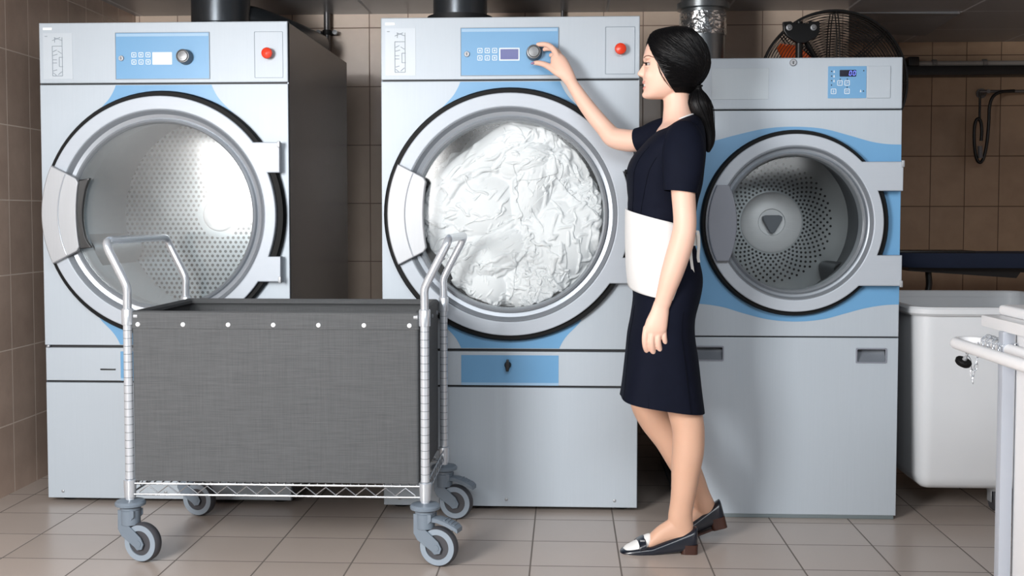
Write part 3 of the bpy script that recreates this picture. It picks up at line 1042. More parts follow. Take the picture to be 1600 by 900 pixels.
def canvas_mat():
    m = N('grey_canvas')
    p = m.pos('Object')
    a = m.noise(m.scale(p, (12, 12, 900)), 1.0, 3, .6)
    b = m.noise(m.scale(p, (700, 700, 10)), 1.0, 3, .6)
    f = m.math('ADD', m.math('MULTIPLY', a, .65), m.math('MULTIPLY', b, .35))
    m.set(col=m.ramp(f, [(.30, lin((70, 72, 74))), (.70, lin((94, 96, 98)))]), rough=.85, spec=.25)
    m.bump(f, .3, .001)
    return m.m


def post_mat():
    m = N('grooved_chrome_post')
    p = m.xyz(m.pos('Object'))
    fr = m.math('FRACT', m.math('DIVIDE', p[2], .0254))
    gr = m.math('LESS_THAN', fr, .07)
    m.set(col=m.mix(gr, lin((206, 213, 221)), lin((120, 126, 132))), rough=.26, metal=.5)
    return m.m


M['canvas'] = canvas_mat()
M['post'] = post_mat()


def build_cart():
    XL = (W(197, 640, YC0).x + W(296, 600, YC1).x) / 2
    XR = (W(661, 640, YC0).x + W(696, 600, YC1).x) / 2
    z_rim = W(430, 487, YC0).z
    z_bag = W(430, 753, YC0).z
    z_sh = W(430, 757, YC0).z
    z_sh2 = W(430, 774, YC0).z
    z_cap = .198
    root = thing('laundry_cart', ((XL + XR) / 2, (YC0 + YC1) / 2, 0), 'grey canvas laundry cart on a chrome wire frame with four castors', 'cart')
    corners = [(XL, YC0, -1), (XR, YC0, 1), (XL, YC1, -1), (XR, YC1, 1)]
    r = .0142
    for x, y, sx in corners:
        po = obj('post', Geo().tube([(x, y, z_cap - .01), (x, y, z_rim - .01)], r, 20), M['post'], root)
        obj('collar', Geo().lathe((x, y, z_rim - .045), [(r, 0), (r + .004, .001), (r + .0045, .05), (r + .002, .054), (r - .002, .054)], 24, 'Z'), M['chrome'], po)
        obj('collar', Geo().lathe((x, y, z_sh2 - .012), [(r, 0), (r + .0035, .001), (r + .006, .058), (r, .06)], 24, 'Z'), M['chrome'], po)
    # U handles leaning outwards over both ends
    for x, sx, (hx, hy) in ((XL, -1, (165, 376)), (XR, 1, (700, 373))):
        top = W(hx, hy, YC0)
        ox, oz = top.x - x, top.z
        base = [(x, YC0, z_rim - .01), (x, YC0, z_rim + .055)]
        pts = [(x, YC0, z_rim), (x, YC0, z_rim + .04), (x, YC0, z_rim + .07), (x + ox * .12, YC0, z_rim + .095), (x + ox * .5, YC0, z_rim + (oz - z_rim) * .65), (x + ox * .86, YC0, oz - .030),
               (x + ox * .98, YC0 + .008, oz - .008), (x + ox, YC0 + .035, oz), (x + ox, YC0 + .08, oz)]
        mid = (YC0 + YC1) / 2
        back = [(p[0], 2 * mid - p[1], p[2]) for p in reversed(pts)]
        path = [tuple(q) for q in spline(pts, 6)] + [tuple(q) for q in spline(back, 6)]
        h = obj('push_handle', Geo().tube(path, r - .0008, 20), M['chrome'], root)
        h['label'] = 'bent chrome handle tube, %s end' % ('left' if sx < 0 else 'right')
    # wire shelf
    g = Geo()
    ins = .006
    for z in (z_sh, z_sh2):
        ring = [(XL, YC0 - ins, z), (XR, YC0 - ins, z), (XR, YC1, z), (XL, YC1, z)]
        for i in range(4):
            g.tube([ring[i], ring[(i + 1) % 4]], .0034, 8)
    fr = obj('shelf_rim', g, M['wire'], root)
    def zig(a, b, n):
        a, b = Vector(a), Vector(b)
        pts = []
        for i in range(n * 2 + 1):
            q = a.lerp(b, i / (2 * n))
            q.z = z_sh - .006 if i % 2 else z_sh2 + .005
            pts.append(q)
        return pts
    g = Geo()
    for a, b, n in (((XL + .03, YC0 - ins, 0), (XR - .03, YC0 - ins, 0), 14), ((XR, YC0 + .03, 0), (XR, YC1 - .03, 0), 8), ((XL, YC0 + .03, 0), (XL, YC1 - .03, 0), 8), ((XL + .03, YC1, 0), (XR - .03, YC1, 0), 14)):
        obj('zigzag_truss', Geo().tube(zig(a, b, n), .0022, 6), M['wire'], fr)
    n = 36
    for i in range(1, n):
        x = XL + (XR - XL) * i / n
        obj('shelf_wire', Geo().tube([(x, YC0 - ins, z_sh + .004), (x, YC1, z_sh + .004)], .0021, 6), M['wire'], root)
    for k in (.33, .66):
        y = YC0 + (YC1 - YC0) * k
        obj('cross_wire', Geo().tube([(XL, y, z_sh - .001), (XR, y, z_sh - .001)], .003, 6), M['wire'], root)
    # canvas bag
    xa, xb = W(207, 620, YC0 - .004).x, W(654, 620, YC0 - .004).x
    ya, yb = YC0 - .004, YC1 - .006
    rt = .011
    zb = z_bag
    def ringat(z, o):
        return [Vector((p[0], p[1], z)) for p in rect(xa - o, xb + o, ya - o, yb + o, .012, 3)]
    zh = W(430, 514, YC0).z
    g = Geo()
    th = .004
    R_ = [ringat(zb + .004, -.004), ringat(zb, 0), ringat(zb + .02, 0), ringat(z_rim - .03, 0), ringat(z_rim - .01, 0),
          ringat(z_rim - .01, -th), ringat(z_rim - .03, -th), ringat(zb + .03, -th), ringat(zb + .008, -th - .004)]
    g.loft(R_)
    bag = obj('canvas_bag', g, M['canvas'], root)
    bag['label'] = 'grey woven canvas bag'
    # folded hem band with rolled top edge
    g = Geo()
    R_ = [ringat(zh, 0), ringat(zh, .0028), ringat(z_rim - .012, .0032), ringat(z_rim - .004, .002), ringat(z_rim + .001, -.004), ringat(z_rim + .001, -.012), ringat(z_rim - .006, -.018), ringat(z_rim - .016, -.018), ringat(z_rim - .020, -.010), ringat(z_rim - .03, -.0042), ringat(zh, -.0042)]
    R_.append(R_[0])
    g.loft(R_, cap0=False, cap1=False)
    hem = obj('hem', g, M['canvas'], bag)
    # press studs
    stud = None
    zs = W(430, 507.5, YC0).z
    spots = [(W(px, 507.5, ya).x, ya - .003, (1, 0)) for px in (216, 286.5, 357, 427.5, 498, 569, 640)]
    yy = [ya + (yb - ya) * t for t in (.12, .37, .62, .87)]
    prof = [(.0075, 0), (.0075, .0015), (.006, .0035), (.003, .0045), (0, .0048)]
    for x, y, _ in spots:
        obj('press_stud', Geo().lathe((x, y, zs), prof, 18), M['white_badge'], hem)
    for y in yy:
        obj('press_stud', Geo().lathe((xb + .0028, y, zs), prof, 18, 'X'), M['recess'], hem)
    # little knobs where the bag hangs from the collars
    for x, y, sx in corners:
        obj('bag_hook', Geo().lathe((x - sx * (r + .014), y, z_rim - .016), [(.006, -.008), (.009, -.006), (.009, .006), (.006, .008)], 14, 'X'), M['silver'], root)
    # castors
    def castor(x, y, ang, brake):
        Rm = Matrix.Rotation(ang, 4, 'Z')
        def T(g):
            g.v = [Vector((x, y, 0)) + (Rm @ v) for v in g.v]
            return g
        cx, cz, wr = .047, .064, .064
        c = obj('castor', T(Geo().lathe((0, 0, 0), [(.021, .165), (.033, .168), (.033, .176), (.031, .178), (.048, .182), (.049, .190), (.044, .196), (.014, .200), (0, .200)], 36, 'Z')), M['caster_grey'], root)
        g = Geo().lathe((0, 0, 0), [(.031, .120), (.0315, .166), (.029, .168), (0, .168)], 28, 'Z')
        for s in (-1, 1):
            y0 = s * .0225
            poly = [(-.031, .168), (-.031, .105), (-.018, .084), (cx - .016, cz - .012), (cx - .006, cz - .022), (cx + .012, cz - .018), (cx + .018, cz - .002), (cx + .006, cz + .020), (.006, .122), (.022, .140), (.030, .148), (.030, .168)]
            g.plate(poly, [], y0 - .003, .006, .0015)
        f = obj('fork', T(g), M['caster_grey'], c)
        for s in (-1, 1):
            obj('axle_cap', T(Geo().lathe((cx, s * .0255, cz), [(.010, 0), (.010, .002), (0, .0022)], 20, (Vector((1, 0, 0)), Vector((0, 0, 1)), Vector((0, s, 0))))), M['caster_grey'], c)
        w = .017
        g = Geo().lathe((cx, 0, cz), [(.050, -w), (wr - .006, -w), (wr - .001, -w * .6), (wr, 0), (wr - .001, w * .6), (wr - .006, w), (.050, w)], 56, close=True)
        wh = obj('wheel', T(g), M['tyre'], c)
        wh['label'] = 'dark grey wheel'
        for s in (-1, 1):
            ax = (Vector((1, 0, 0)), Vector((0, 0, 1)), Vector((0, s, 0)))
            obj('wheel_band', T(Geo().lathe((cx, s * w, cz), [(.040, -.003), (.040, .0012), (.058, .0012), (.0585, -.003)], 48, ax, close=True)), M['tyre_face'], c)
        obj('wheel_disc', T(Geo().lathe((cx, 0, cz), [(0, -.013), (.042, -.013), (.042, .013), (0, .013)], 40)), M['tyre'], c)
        if brake:
            g = Geo()
            prof = [(.022, .158, .018), (.05, .158, .024), (.08, .150, .026), (.108, .138, .026), (.118, .130, .022)]
            rings = []
            for a, z, hw in prof:
                rings.append([Vector((a, -hw, z - .014)), Vector((a, hw, z - .014)), Vector((a, hw, z - .002)), Vector((a, hw * .8, z)), Vector((a, -hw * .8, z)), Vector((a, -hw, z - .002))])
            g.loft(rings)
            for k in range(4):
                a = .070 + k * .011
                g.box(a, a + .004, -.019, .019, .1385 - k * .0035 + .008, .1455 - k * .0045 + .010, .001, 1)
            b = obj('brake_pedal', T(g), M['caster_grey'], c)
        return c
    a = radians(-16)
    castor(XL, YC0, a, False)
    castor(XR, YC0, a, True)
    castor(XL, YC1 - .0, radians(-14), False)
    castor(XR, YC1 - .0, radians(-14), True)


build_cart()

# ------------------------------------------------------------------ white tub cart on the right
M['tub'] = plain('white_tub_plastic', (212, 216, 220), .38, var=.03)
M['tub_in'] = plain('tub_plastic_inside', (150, 165, 162), .4, var=.04)


def build_tub():
    yf, yb = 4.17, 5.10
    x0 = W(1427, 600, yf).x + .008
    x1 = 2.02
    zt = W(1500, 480, yf).z
    z0 = W(1500, 769, yf).z
    root = thing('laundry_tub', ((x0 + x1) / 2, (yf + yb) / 2, 0), 'white plastic laundry tub on wheels beside the shorter washing machine', 'laundry tub')
    def rg(z, o, r=.07):
        return [Vector((p[0], p[1], z)) for p in rect(x0 - o, x1 + o, yf - o, yb + o, max(.01, r + o), 8)]
    t = .012
    g = Geo()
    R_ = [rg(z0, -.065, .06), rg(z0 + .006, -.045), rg(z0 + .022, -.03), rg(z0 + .05, -.022), rg(zt - .05, 0), rg(zt - .005, 0), rg(zt - .005, -t), rg(zt - .05, -t), rg(z0 + .06, -.022 - t), rg(z0 + .02, -.05 - t)]
    g.loft(R_)
    tb = obj('tub_body', g, M['tub'], root)
    g = Geo()
    R_ = [rg(zt - .028, .0015), rg(zt - .032, .012), rg(zt - .024, .020), rg(zt - .008, .021), rg(zt, .014), rg(zt, -t * .6), rg(zt - .006, -t - .002), rg(zt - .028, -t - .002)]
    R_.append(R_[0])
    g.loft(R_, cap0=False, cap1=False)
    obj('rim', g, M['tub'], root)
    for x in (x0 + .14, 1.63, x1 - .14):
        for y in (yf + .12, yb - .12):
            if abs(x - 1.63) < .01 and y > yf + .2:
                continue
            if x == x0 + .14 and y < yf + .2:
                continue
            if x > 1.8 and y < yf + .2:
                continue
            c = obj('castor', Geo().lathe((x, y, 0), [(.012, .075), (.03, .078), (.034, .09), (.034, z0 + .003), (0, z0 + .003)], 20, 'Z'), M['silver'], root)
            g = Geo()
            for s in (-1, 1):
                g.box(x + s * .021 - .002, x + s * .021 + .002, y - .02, y + .02, .035, .085, .001, 1)
            g.box(x - .022, x + .022, y - .02, y + .02, .076, .08, .001, 1)
            obj('fork', g, M['silver'], c)
            obj('wheel', Geo().lathe((x, y, .042), [(.01, -.015), (.036, -.015), (.042, -.008), (.042, .008), (.036, .015), (.01, .015)], 32, 'X', close=True), M['tyre'], c)


build_tub()

# ------------------------------------------------------------------ white work table with tube rail (front right)
M['white_paint'] = plain('white_enamel', (232, 233, 235), .35, var=.02)
M['leg_grey'] = plain('pale_grey_paint', (168, 174, 184), .4, var=.03)


def build_table():
    root = thing('work_table', (1.45, 2.45, 0), 'white work table with tube rail at the right edge of the photo', 'table')
    zt = .862
    g = Geo().box(1.077, 1.9, 1.5, 2.955, .832, zt, .006)
    obj('table_top', g, M['white_paint'], root)
    g = Geo().box(1.118, 1.88, 1.55, 2.95, zt, .889, .012, 3)
    obj('top_board', g, M['white_paint'], root)
    # U shaped rail
    zr = .79
    xa, xb = 1.004, 1.086
    ye = 2.965
    pts = [(xa, 1.6, zr), (xa, 2.2, zr), (xa, ye - .05, zr)]
    arc = [(xa + (xb - xa) / 2 - (xb - xa) / 2 * cos(pi * i / 12), ye - .05 + (xb - xa) / 2 * sin(pi * i / 12) * 1.15, zr) for i in range(1, 12)]
    pts += arc + [(xb, ye - .05, zr), (xb, 2.2, zr), (xb, 1.6, zr)]
    obj('rail', Geo().tube(pts, .0145, 20), M['white_paint'], root)
    g = Geo()
    for y in (2.62, 1.75):
        g.box(xb - .006, xb + .09, y - .012, y + .012, zr - .008, zr + .008, .002, 1)
    for y in (2.62, 1.75):
        obj('rail_bracket', Geo().box(xb - .006, xb + .06, y - .012, y + .012, zr - .008, .835, .002, 1), M['leg_grey'], root)
    lx = W(1560, 700, 2.80).x
    lg = obj('leg', Geo().box(lx, lx + .030, 2.785, 2.815, 0, .834, .003), M['leg_grey'], root)
    for x, y in ((lx, 1.58), (1.82, 2.785), (1.82, 1.58)):
        obj('leg', Geo().box(x, x + .030, y, y + .03, 0, .834, .003), M['leg_grey'], root)
    obj('side_panel', Geo().box(lx + .036, lx + .054, 1.62, 2.80, .02, .834, .002), M['white_paint'], root)
    obj('back_panel', Geo().box(lx + .054, 1.82, 2.782, 2.80, .02, .834, .002), M['white_paint'], root)
    # chain with sink plug wound round the rail
    ch = thing('plug_chain', (xb, 2.85, zr), 'thin metal chain with round black plug wound around the white rail', 'chain')
    lm = M['chrome']
    def link(c, t, u, L=.011, w=.0042, r=.0011):
        c, t = Vector(c), Vector(t).normalized()
        u = Vector(u); u = (u - t * u.dot(t)).normalized()
        pts = []
        for i in range(12):
            a = 2 * pi * i / 12
            pts.append(c + t * (L * .5 * cos(a)) + u * (w * sin(a)))
        return Geo().tube(pts, r, 5, closed=True)
    rs = random.Random(4)
    k = 0
    path = []
    turns = 11
    for i in range(turns * 7):
        a = 2 * pi * i / 7
        yy = 2.935 - .19 * i / (turns * 7)
        path.append(Vector((xb + .019 * cos(a), yy + rs.uniform(-.004, .004), zr + .019 * sin(a))))
    path = path[:66]
    for i in range(len(path) - 1):
        a, b = path[i], path[i + 1]
        out = ((a + b) / 2 - Vector((xb, (a.y + b.y) / 2, zr))).normalized()
        u = out if i % 2 else (b - a).cross(out)
        obj('link', link((a + b) / 2 + out * .001, b - a, u, .019), lm, ch)
    # hanging loop and the plug
    pc = W(1505, 566, 2.93)
    hang = [Vector((1.030, 2.935, zr - .0155)), Vector((1.037, 2.935, zr - .034)), Vector((1.046, 2.935, zr - .052)), Vector((1.050, 2.935, zr - .07)), Vector((1.052, 2.935, zr - .088)), Vector((1.053, 2.935, zr - .103))]
    hang2 = [Vector((1.062, 2.93, zr - .0)), Vector((1.062, 2.93, zr - .018)), Vector((1.061, 2.93, zr - .036)), Vector((1.060, 2.931, zr - .054)), Vector((1.057, 2.933, zr - .07)), Vector((1.054, 2.934, zr - .084))]
    for P_ in (hang, hang2):
        for i in range(len(P_) - 1):
            a, b = P_[i], P_[i + 1]
            obj('link', link((a + b) / 2, b - a, Vector((1, 0, 0)) if i % 2 else Vector((.25, 1, 0)), .022), lm, ch)
    tilt = Matrix.Rotation(radians(16), 3, 'Y') @ Matrix.Rotation(radians(24), 3, 'X')
    g = Geo().lathe((0, 0, 0), [(0, -.007), (.017, -.007), (.020, -.004), (.021, .004), (.019, .007), (0, .008)], 32, 'Z')
    g.v = [pc + tilt @ v for v in g.v]
    pl = obj('plug', g, M['rubber'], ch)
    pl['label'] = 'round black rubber plug'
    g = Geo().lathe((0, 0, 0), [(.006, .007), (.006, .014), (.0025, .018), (.0025, .03), (0, .03)], 12, 'Z')
    g.v = [pc + tilt @ v for v in g.v]
    obj('plug_stem', g, M['silver'], pl)


build_table()

# ------------------------------------------------------------------ ironing board behind the tub
def build_ironing():
    Y = 5.95
    zt = W(1500, 394, Y).z
    zb = W(1500, 416, Y).z
    x0 = W(1392, 400, Y).x
    root = thing('ironing_board', (2.4, Y, 0), 'dark blue padded ironing board behind the white tub', 'ironing board')
    x0 = 1.70
    out = spline([(x0, Y - .10), (x0 + .12, Y - .19), (x0 + .5, Y - .20), (3.1, Y - .20), (3.1, Y + .2), (x0 + .5, Y + .2), (x0 + .12, Y + .19), (x0, Y + .1)], 6, True)
    rings = []
    for z, s in ((zb, .985), (zb + .01, 1), (zt - .012, 1), (zt, .985)):
        c = Vector((2.4, Y, 0))
        rings.append([Vector((c.x + (p[0] - c.x) * s, c.y + (p[1] - c.y) * s, z)) for p in out])
    obj('board', Geo().loft(rings), plain('navy_cover', (34, 46, 72), .8, var=.15), root)
    g = Geo().loft([[Vector((x, y, z)) for y, z in ((Y - .12, zb), (Y + .12, zb), (Y + .12, zb - d), (Y - .12, zb - d))] for x, d in ((x0 + .06, .02), (2.0, .035), (2.3, .055), (2.32, .025), (2.5, .04), (3.0, .09))])
    obj('underframe', g, M['black_plastic'], root)
    obj('pad', Geo().box(x0 + .0, x0 + .40, Y - .1, Y + .1, zt - .004, zt + .010, .004), M['black_plastic'], root)
    pts = [tuple(p) for p in spline([(1.875, Y - .06, zb - .02), (1.88, Y - .06, zb - .10), (1.86, Y - .06, zb - .16), (1.80, Y - .06, zb - .24), (1.78, Y - .06, .4), (1.78, Y - .06, .0)], 6)]
    obj('leg', Geo().tube(pts, .016, 10), M['black_plastic'], root)
    obj('leg', Geo().tube([(2.9, Y, zb - .05), (2.9, Y, 0)], .02, 10), M['black_plastic'], root)
    obj('foot', Geo().box(1.73, 1.83, Y - .26, Y + .14, 0, .03, .006), M['black_plastic'], root)
    obj('foot', Geo().box(2.85, 2.95, Y - .2, Y + .2, 0, .03, .006), M['black_plastic'], root)


build_ironing()

# ------------------------------------------------------------------ pipes, ducts, fan, rail, cable
M['duct_dark'] = brushed('dark_duct_metal', (98, 104, 110), .28, .85, axis=2, amt=.1)
M['duct_silver'] = brushed('galvanised_duct', (150, 156, 160), .3, .9, axis=2, amt=.15)
M['pipe_grey'] = brushed('grey_pipe', (120, 120, 122), .35, .7, axis=2)


def foil_mat():
    m = N('crumpled_foil')
    p = m.pos('Object')
    m.set(col=lin((205, 208, 210)), rough=.22, metal=.95)
    m.bump(m.noise(p, 16, 3, .6), .8, .02)
    return m.m


def build_ducts():
    # wide dark duct leaving the top of the left dryer towards the wall
    Y = 4.95
    c = W(345, 10, Y)
    zt = W(797, 28, YM).z
    root = thing('exhaust_duct', (c.x, Y, zt), 'dark metal exhaust duct above the left dryer', 'duct', 'dark exhaust ducts')
    r = .128
    obj('duct_pipe', Geo().lathe((c.x, Y, zt + .001), [(r + .012, 0), (r + .012, .012), (r, .014), (r, .09), (r + .006, .095), (r + .006, .105), (r, .11), (r, CEIL - zt - .001), (0, CEIL - zt - .001)], 40, 'Z'), M['duct_dark'], root)
    pts = [tuple(p) for p in spline([(c.x + .05, Y + .02, zt + .14), (c.x + .12, Y + .1, zt + .15), (c.x + .24, Y + .3, zt + .12), (c.x + .3, Y + .6, zt + .11)], 6)]
    obj('branch_pipe', Geo().tube(pts, .06, 24), M['duct_dark'], root)
    c = W(719, 10, Y)
    root = thing('exhaust_duct', (c.x, Y, zt), 'dark metal exhaust duct above the middle dryer', 'duct', 'dark exhaust ducts')
    r = .118
    obj('duct_pipe', Geo().lathe((c.x, Y, zt + .001), [(r * .93, 0), (r * .93, .01), (r, .03), (r + .004, .075), (r + .018, .08), (r + .018, .1), (r, .105), (r, CEIL - zt - .001), (0, CEIL - zt - .001)], 40, 'Z'), M['duct_dark'], root)
    obj('clamp_ring', Geo().lathe((c.x, Y, zt + .105), [(r + .004, 0), (r + .026, .002), (r + .026, .03), (r + .004, .032)], 40, 'Z', close=True), M['seam'], root)
    # silver duct behind the washing machine
    Y = 5.3
    c = W(1098, 60, Y)
    r = .102
    root = thing('silver_duct', (c.x, Y, 0), 'round silver duct with foil tape behind the woman', 'duct')
    obj('duct_pipe', Geo().lathe((c.x, Y, 0), [(r, 0), (r, CEIL), (0, CEIL)], 40, 'Z'), M['duct_silver'], root)
    za, zb = W(1098, 57, Y).z, W(1098, 22, Y).z
    g = Geo()
    rings = []
    rs = random.Random(3)
    for i in range(9):
        z = za + (zb - za) * i / 8
        rings.append([Vector((c.x + (r + .004 + rs.uniform(0, .004)) * cos(a), Y + (r + .004 + rs.uniform(0, .004)) * sin(a), z)) for a in [2 * pi * k / 48 for k in range(48)]])
    obj('foil_tape', g.loft(rings), foil_mat(), root)
    obj('flange', Geo().lathe((c.x, Y, zb + .015), [(r, 0), (r + .02, .004), (r + .02, .03), (r, .034)], 40, 'Z', close=True), M['duct_silver'], root)
    # thin upright pipes on the back wall
    yp = BACK - .05
    for px, rr, lab in ((511, .017, 'thin grey pipe with wall clamp between the left and middle dryers'), (879, .009, 'thin grey pipe above the middle dryer'), (1066, .010, 'thin pale pipe beside the silver duct')):
        x = W(px, 40, yp).x
        root = thing('wall_pipe', (x, yp, 0), lab, 'pipe')
        obj('pipe', Geo().tube([(x, yp, 0), (x, yp, CEIL)], rr, 16), M['silver'] if px == 1066 else M['pipe_grey'], root)
        zc = W(px, 51, yp).z
        if px == 511:
            cl = obj('pipe_clamp', Geo().lathe((x, yp, zc - .012), [(rr, 0), (rr + .006, 0), (rr + .006, .024), (rr, .024)], 20, 'Z', close=True), M['seam'], root)
            for s in (-1, 1):
                obj('clamp_screw', Geo().lathe((x + s * .042, yp - .01, zc), [(.012, -.02), (.012, .006), (0, .008)], 14), M['silver'], cl)
            obj('clamp_bar', Geo().box(x - .045, x + .045, yp + .004, BACK - .001, zc - .009, zc + .009, .002, 1), M['seam'], cl)
        else:
            obj('pipe_clamp', Geo().lathe((x, yp, 1.5), [(rr, 0), (rr + .005, 0), (rr + .005, .02), (rr, .02)], 16, 'Z', close=True).box(x - .006, x + .006, yp + rr, BACK - .001, 1.503, 1.517), M['seam'], root)


build_ducts()


def build_fan():
    Y = 5.42
    c = W(1301, 131, Y)
    R = W(1415, 131, Y).x - c.x
    root = thing('industrial_fan', (c.x, Y, 0), 'large black cage fan with orange blades behind the washing machine', 'fan')
    mb = plain('black_wire', (20, 20, 21), .45, var=.1)
    cc = Vector((c.x, Y, c.z))

    def ring(r, y, rr, n=72):
        return [Vector((c.x + r * cos(2 * pi * i / n), Y + y, c.z + r * sin(2 * pi * i / n))) for i in range(n)]
    for nm, sg in (('rear_guard', -1), ('front_guard', 1)):
        g = Geo()
        nr = 24
        for i in range(nr):
            t = (i + 1) / nr
            r = R * (.12 + .86 * t)
            y = sg * (.02 + .085 * sqrt(max(0, 1 - (r / R) ** 2.4)))
            g.tube(ring(r, y, 0), .0018, 5, closed=True)
        for k in range(8):
            a = 2 * pi * k / 8 + pi / 2
            for da in (-.02, .02):
                pts = []
                for i in range(9):
                    r = R * (.12 + .86 * i / 8)
                    y = sg * (.023 + .085 * sqrt(max(0, 1 - (r / R) ** 2.4)))
                    pts.append(Vector((c.x + r * cos(a + da * R / max(r, .1)), Y + y, c.z + r * sin(a + da * R / max(r, .1)))))
                g.tube(pts, .0028, 6)
        obj(nm, g, mb, root)
    obj('guard_rim', Geo().lathe((c.x, Y, c.z), [(R - .004, -.028), (R + .005, -.028), (R + .006, 0), (R + .005, .028), (R - .004, .028)], 96, close=True), mb, root)
    om = plain('orange_blade', (206, 84, 30), .4, var=.05)
    for k in range(2):
        a0 = radians(145) + pi * k
        rings = []
        for i in range(9):
            t = i / 8
            r = R * (.12 + .80 * t)
            w = (.28 + .20 * sin(pi * min(1, t * 1.1)) - .22 * max(0, t - .75) / .25) * .5
            row = []
            for j in range(7):
                s = -1 + 2 * j / 6
                row.append(Vector((c.x + r * cos(a0 + s * w), Y + .035 * s * (1 - .4 * t), c.z + r * sin(a0 + s * w))))
            rings.append(row)
        o = obj('blade', Geo().loft(rings, closed=False), om, root, smooth=180)
        sd = o.modifiers.new('thickness', 'SOLIDIFY'); sd.thickness = .003
    obj('hub', Geo().lathe((c.x, Y, c.z), [(0, -.04), (.05, -.04), (.055, .02), (0, .04)], 32), om, root)
    obj('motor', Geo().lathe((c.x, Y, c.z), [(0, .10), (.045, .10), (.07, .12), (.075, .22), (.05, .25), (0, .25)], 36), M['black_plastic'], root)
    # bracket plate and upright in front of the rear guard
    Yb = Y - .22
    px = lambda x, y: (W(x, y, Yb).x, W(x, y, Yb).z)
    poly = [px(1224, 34), px(1236, 33), px(1240, 36), px(1264, 36), px(1266, 33), px(1281, 34), px(1281, 50), px(1276, 58), px(1258, 67), px(1246, 67), px(1230, 56), px(1225, 48)]
    br = obj('bracket', Geo().plate(poly[::-1], [], Yb, .03, .003), M['black_plastic'], root)
    for x, y in ((1233, 43), (1271, 43)):
        q = W(x, y, Yb)
        obj('bracket_bolt', Geo().lathe((q.x, Yb, q.z), [(.014, 0), (.014, .004), (.008, .006), (.006, .012), (0, .012)], 16), M['silver'], br)
    x = W(1250, 60, Yb).x
    obj('pole', Geo().tube([(x, Yb + .02, .03), (x, Yb + .02, W(1250, 33, Yb).z)], .016, 14), M['black_plastic'], root)
    obj('brace', Geo().tube([W(1256, 60, Yb + .04), W(1275, 92, Yb + .08), (c.x, Y - .12, c.z)], .012, 10), M['black_plastic'], root)
    obj('base', Geo().lathe((x, Yb + .02, 0), [(0.1, 0), (.1, .02), (.03, .05), (0, .05)], 28, 'Z'), M['black_plastic'], root)


build_fan()


def build_wall_stuff():
    Y = 6.72
    z0, z1 = W(1500, 117, Y).z, W(1500, 102.5, Y).z
    xa = W(1418, 100, Y).x
    root = thing('wall_rail', (2.6, Y, z0), 'long black rail topped by a pale tube on the far right wall', 'rail')
    obj('black_bar', Geo().box(xa - .3, 3.4, Y, RECESS - .002, z0, z1, .004), M['black_plastic'], root)
    zt = W(1500, 94, Y).z
    obj('pale_tube', Geo().tube([(xa + .06, Y + .03, (zt + z1) / 2), (3.4, Y + .03, (zt + z1) / 2)], (zt - z1) / 2, 14), plain('pale_tube', (150, 146, 142), .45), root)
    for px in (1462, 1541):
        x = W(px, 98, Y).x
        obj('tube_clip', Geo().lathe((x, Y + .03, (zt + z1) / 2), [(.012, -.012), (.025, -.012), (.025, .012), (.012, .012)], 20, 'X', close=True), plain('clip_grey', (110, 108, 106), .5), root)
    q = W(1429, 92, Y)
    obj('end_cap', Geo().box(q.x - .035, q.x + .03, Y, Y + .08, z1, q.z + .015, .01), M['black_plastic'], root)
    # steel rod with hanging cable
    Yk = 6.74
    a = W(1530, 143, Yk)
    root = thing('steel_rod', (a.x, Yk, a.z), 'thin steel rod with a drop bar on the far right wall', 'rod')
    obj('rod', Geo().tube([a, (3.3, Yk, a.z)], .009, 12), M['pipe_grey'], root)
    b = W(1531, 190, Yk)
    obj('drop_bar', Geo().tube([(a.x + .005, Yk, a.z), (a.x + .005, Yk, b.z)], .007, 10), M['black_plastic'], root)
    obj('wall_mount', Geo().lathe((3.0, Yk, a.z), [(.012, .01), (.012, -.1), (.03, -.1), (.03, -.108), (0, -.108)], 14), M['pipe_grey'], root)
    obj('wall_mount', Geo().lathe((a.x + .05, Yk, a.z), [(.012, .01), (.012, -.1), (.03, -.1), (.03, -.108), (0, -.108)], 14), M['pipe_grey'], root)
    pts = [W(x, y, Yk - .02) for x, y in ((1585, 142), (1563, 144), (1551, 152), (1546, 168), (1545, 190), (1543, 215), (1540, 235), (1536, 249), (1531, 254), (1526, 248), (1523, 232), (1522, 212), (1523, 196), (1526, 187), (1530, 186), (1533, 193), (1534, 206), (1533, 220))]
    pts = [Vector(p) for p in spline(pts, 6)]
    cb = thing('cable', W(1540, 200, Yk), 'black cable hanging in a loop from the steel rod', 'cable')
    obj('cord', Geo().tube(pts, .0095, 10), M['black_plastic'], cb)
    pl = [W(1531, 228, Yk - .03), W(1532, 247, Yk - .03)]
    obj('cable_plug', Geo().tube(pl, .014, 12), plain('grey_plug', (120, 120, 124), .5), cb)


build_wall_stuff()
# ------------------------------------------------------------------ the woman
YP = 3.78                      # her middle plane (she faces left, along -X)
YNEAR = 3.70                   # near foot


def skin_mat(name, rgb, rgb2):
    m = N(name)
    p = m.pos('Object')
    f = m.noise(p, 14, 4)
    m.set(col=m.mix(f, lin(rgb), lin(rgb2)), rough=.48, spec=.35, sss=.12)
    m.b.inputs['Subsurface Radius'].default_value = (.012, .005, .003)
    m.b.inputs['Subsurface Scale'].default_value = .6
    m.bump(m.noise(p, 500, 2), .05, .0005)
    return m.m


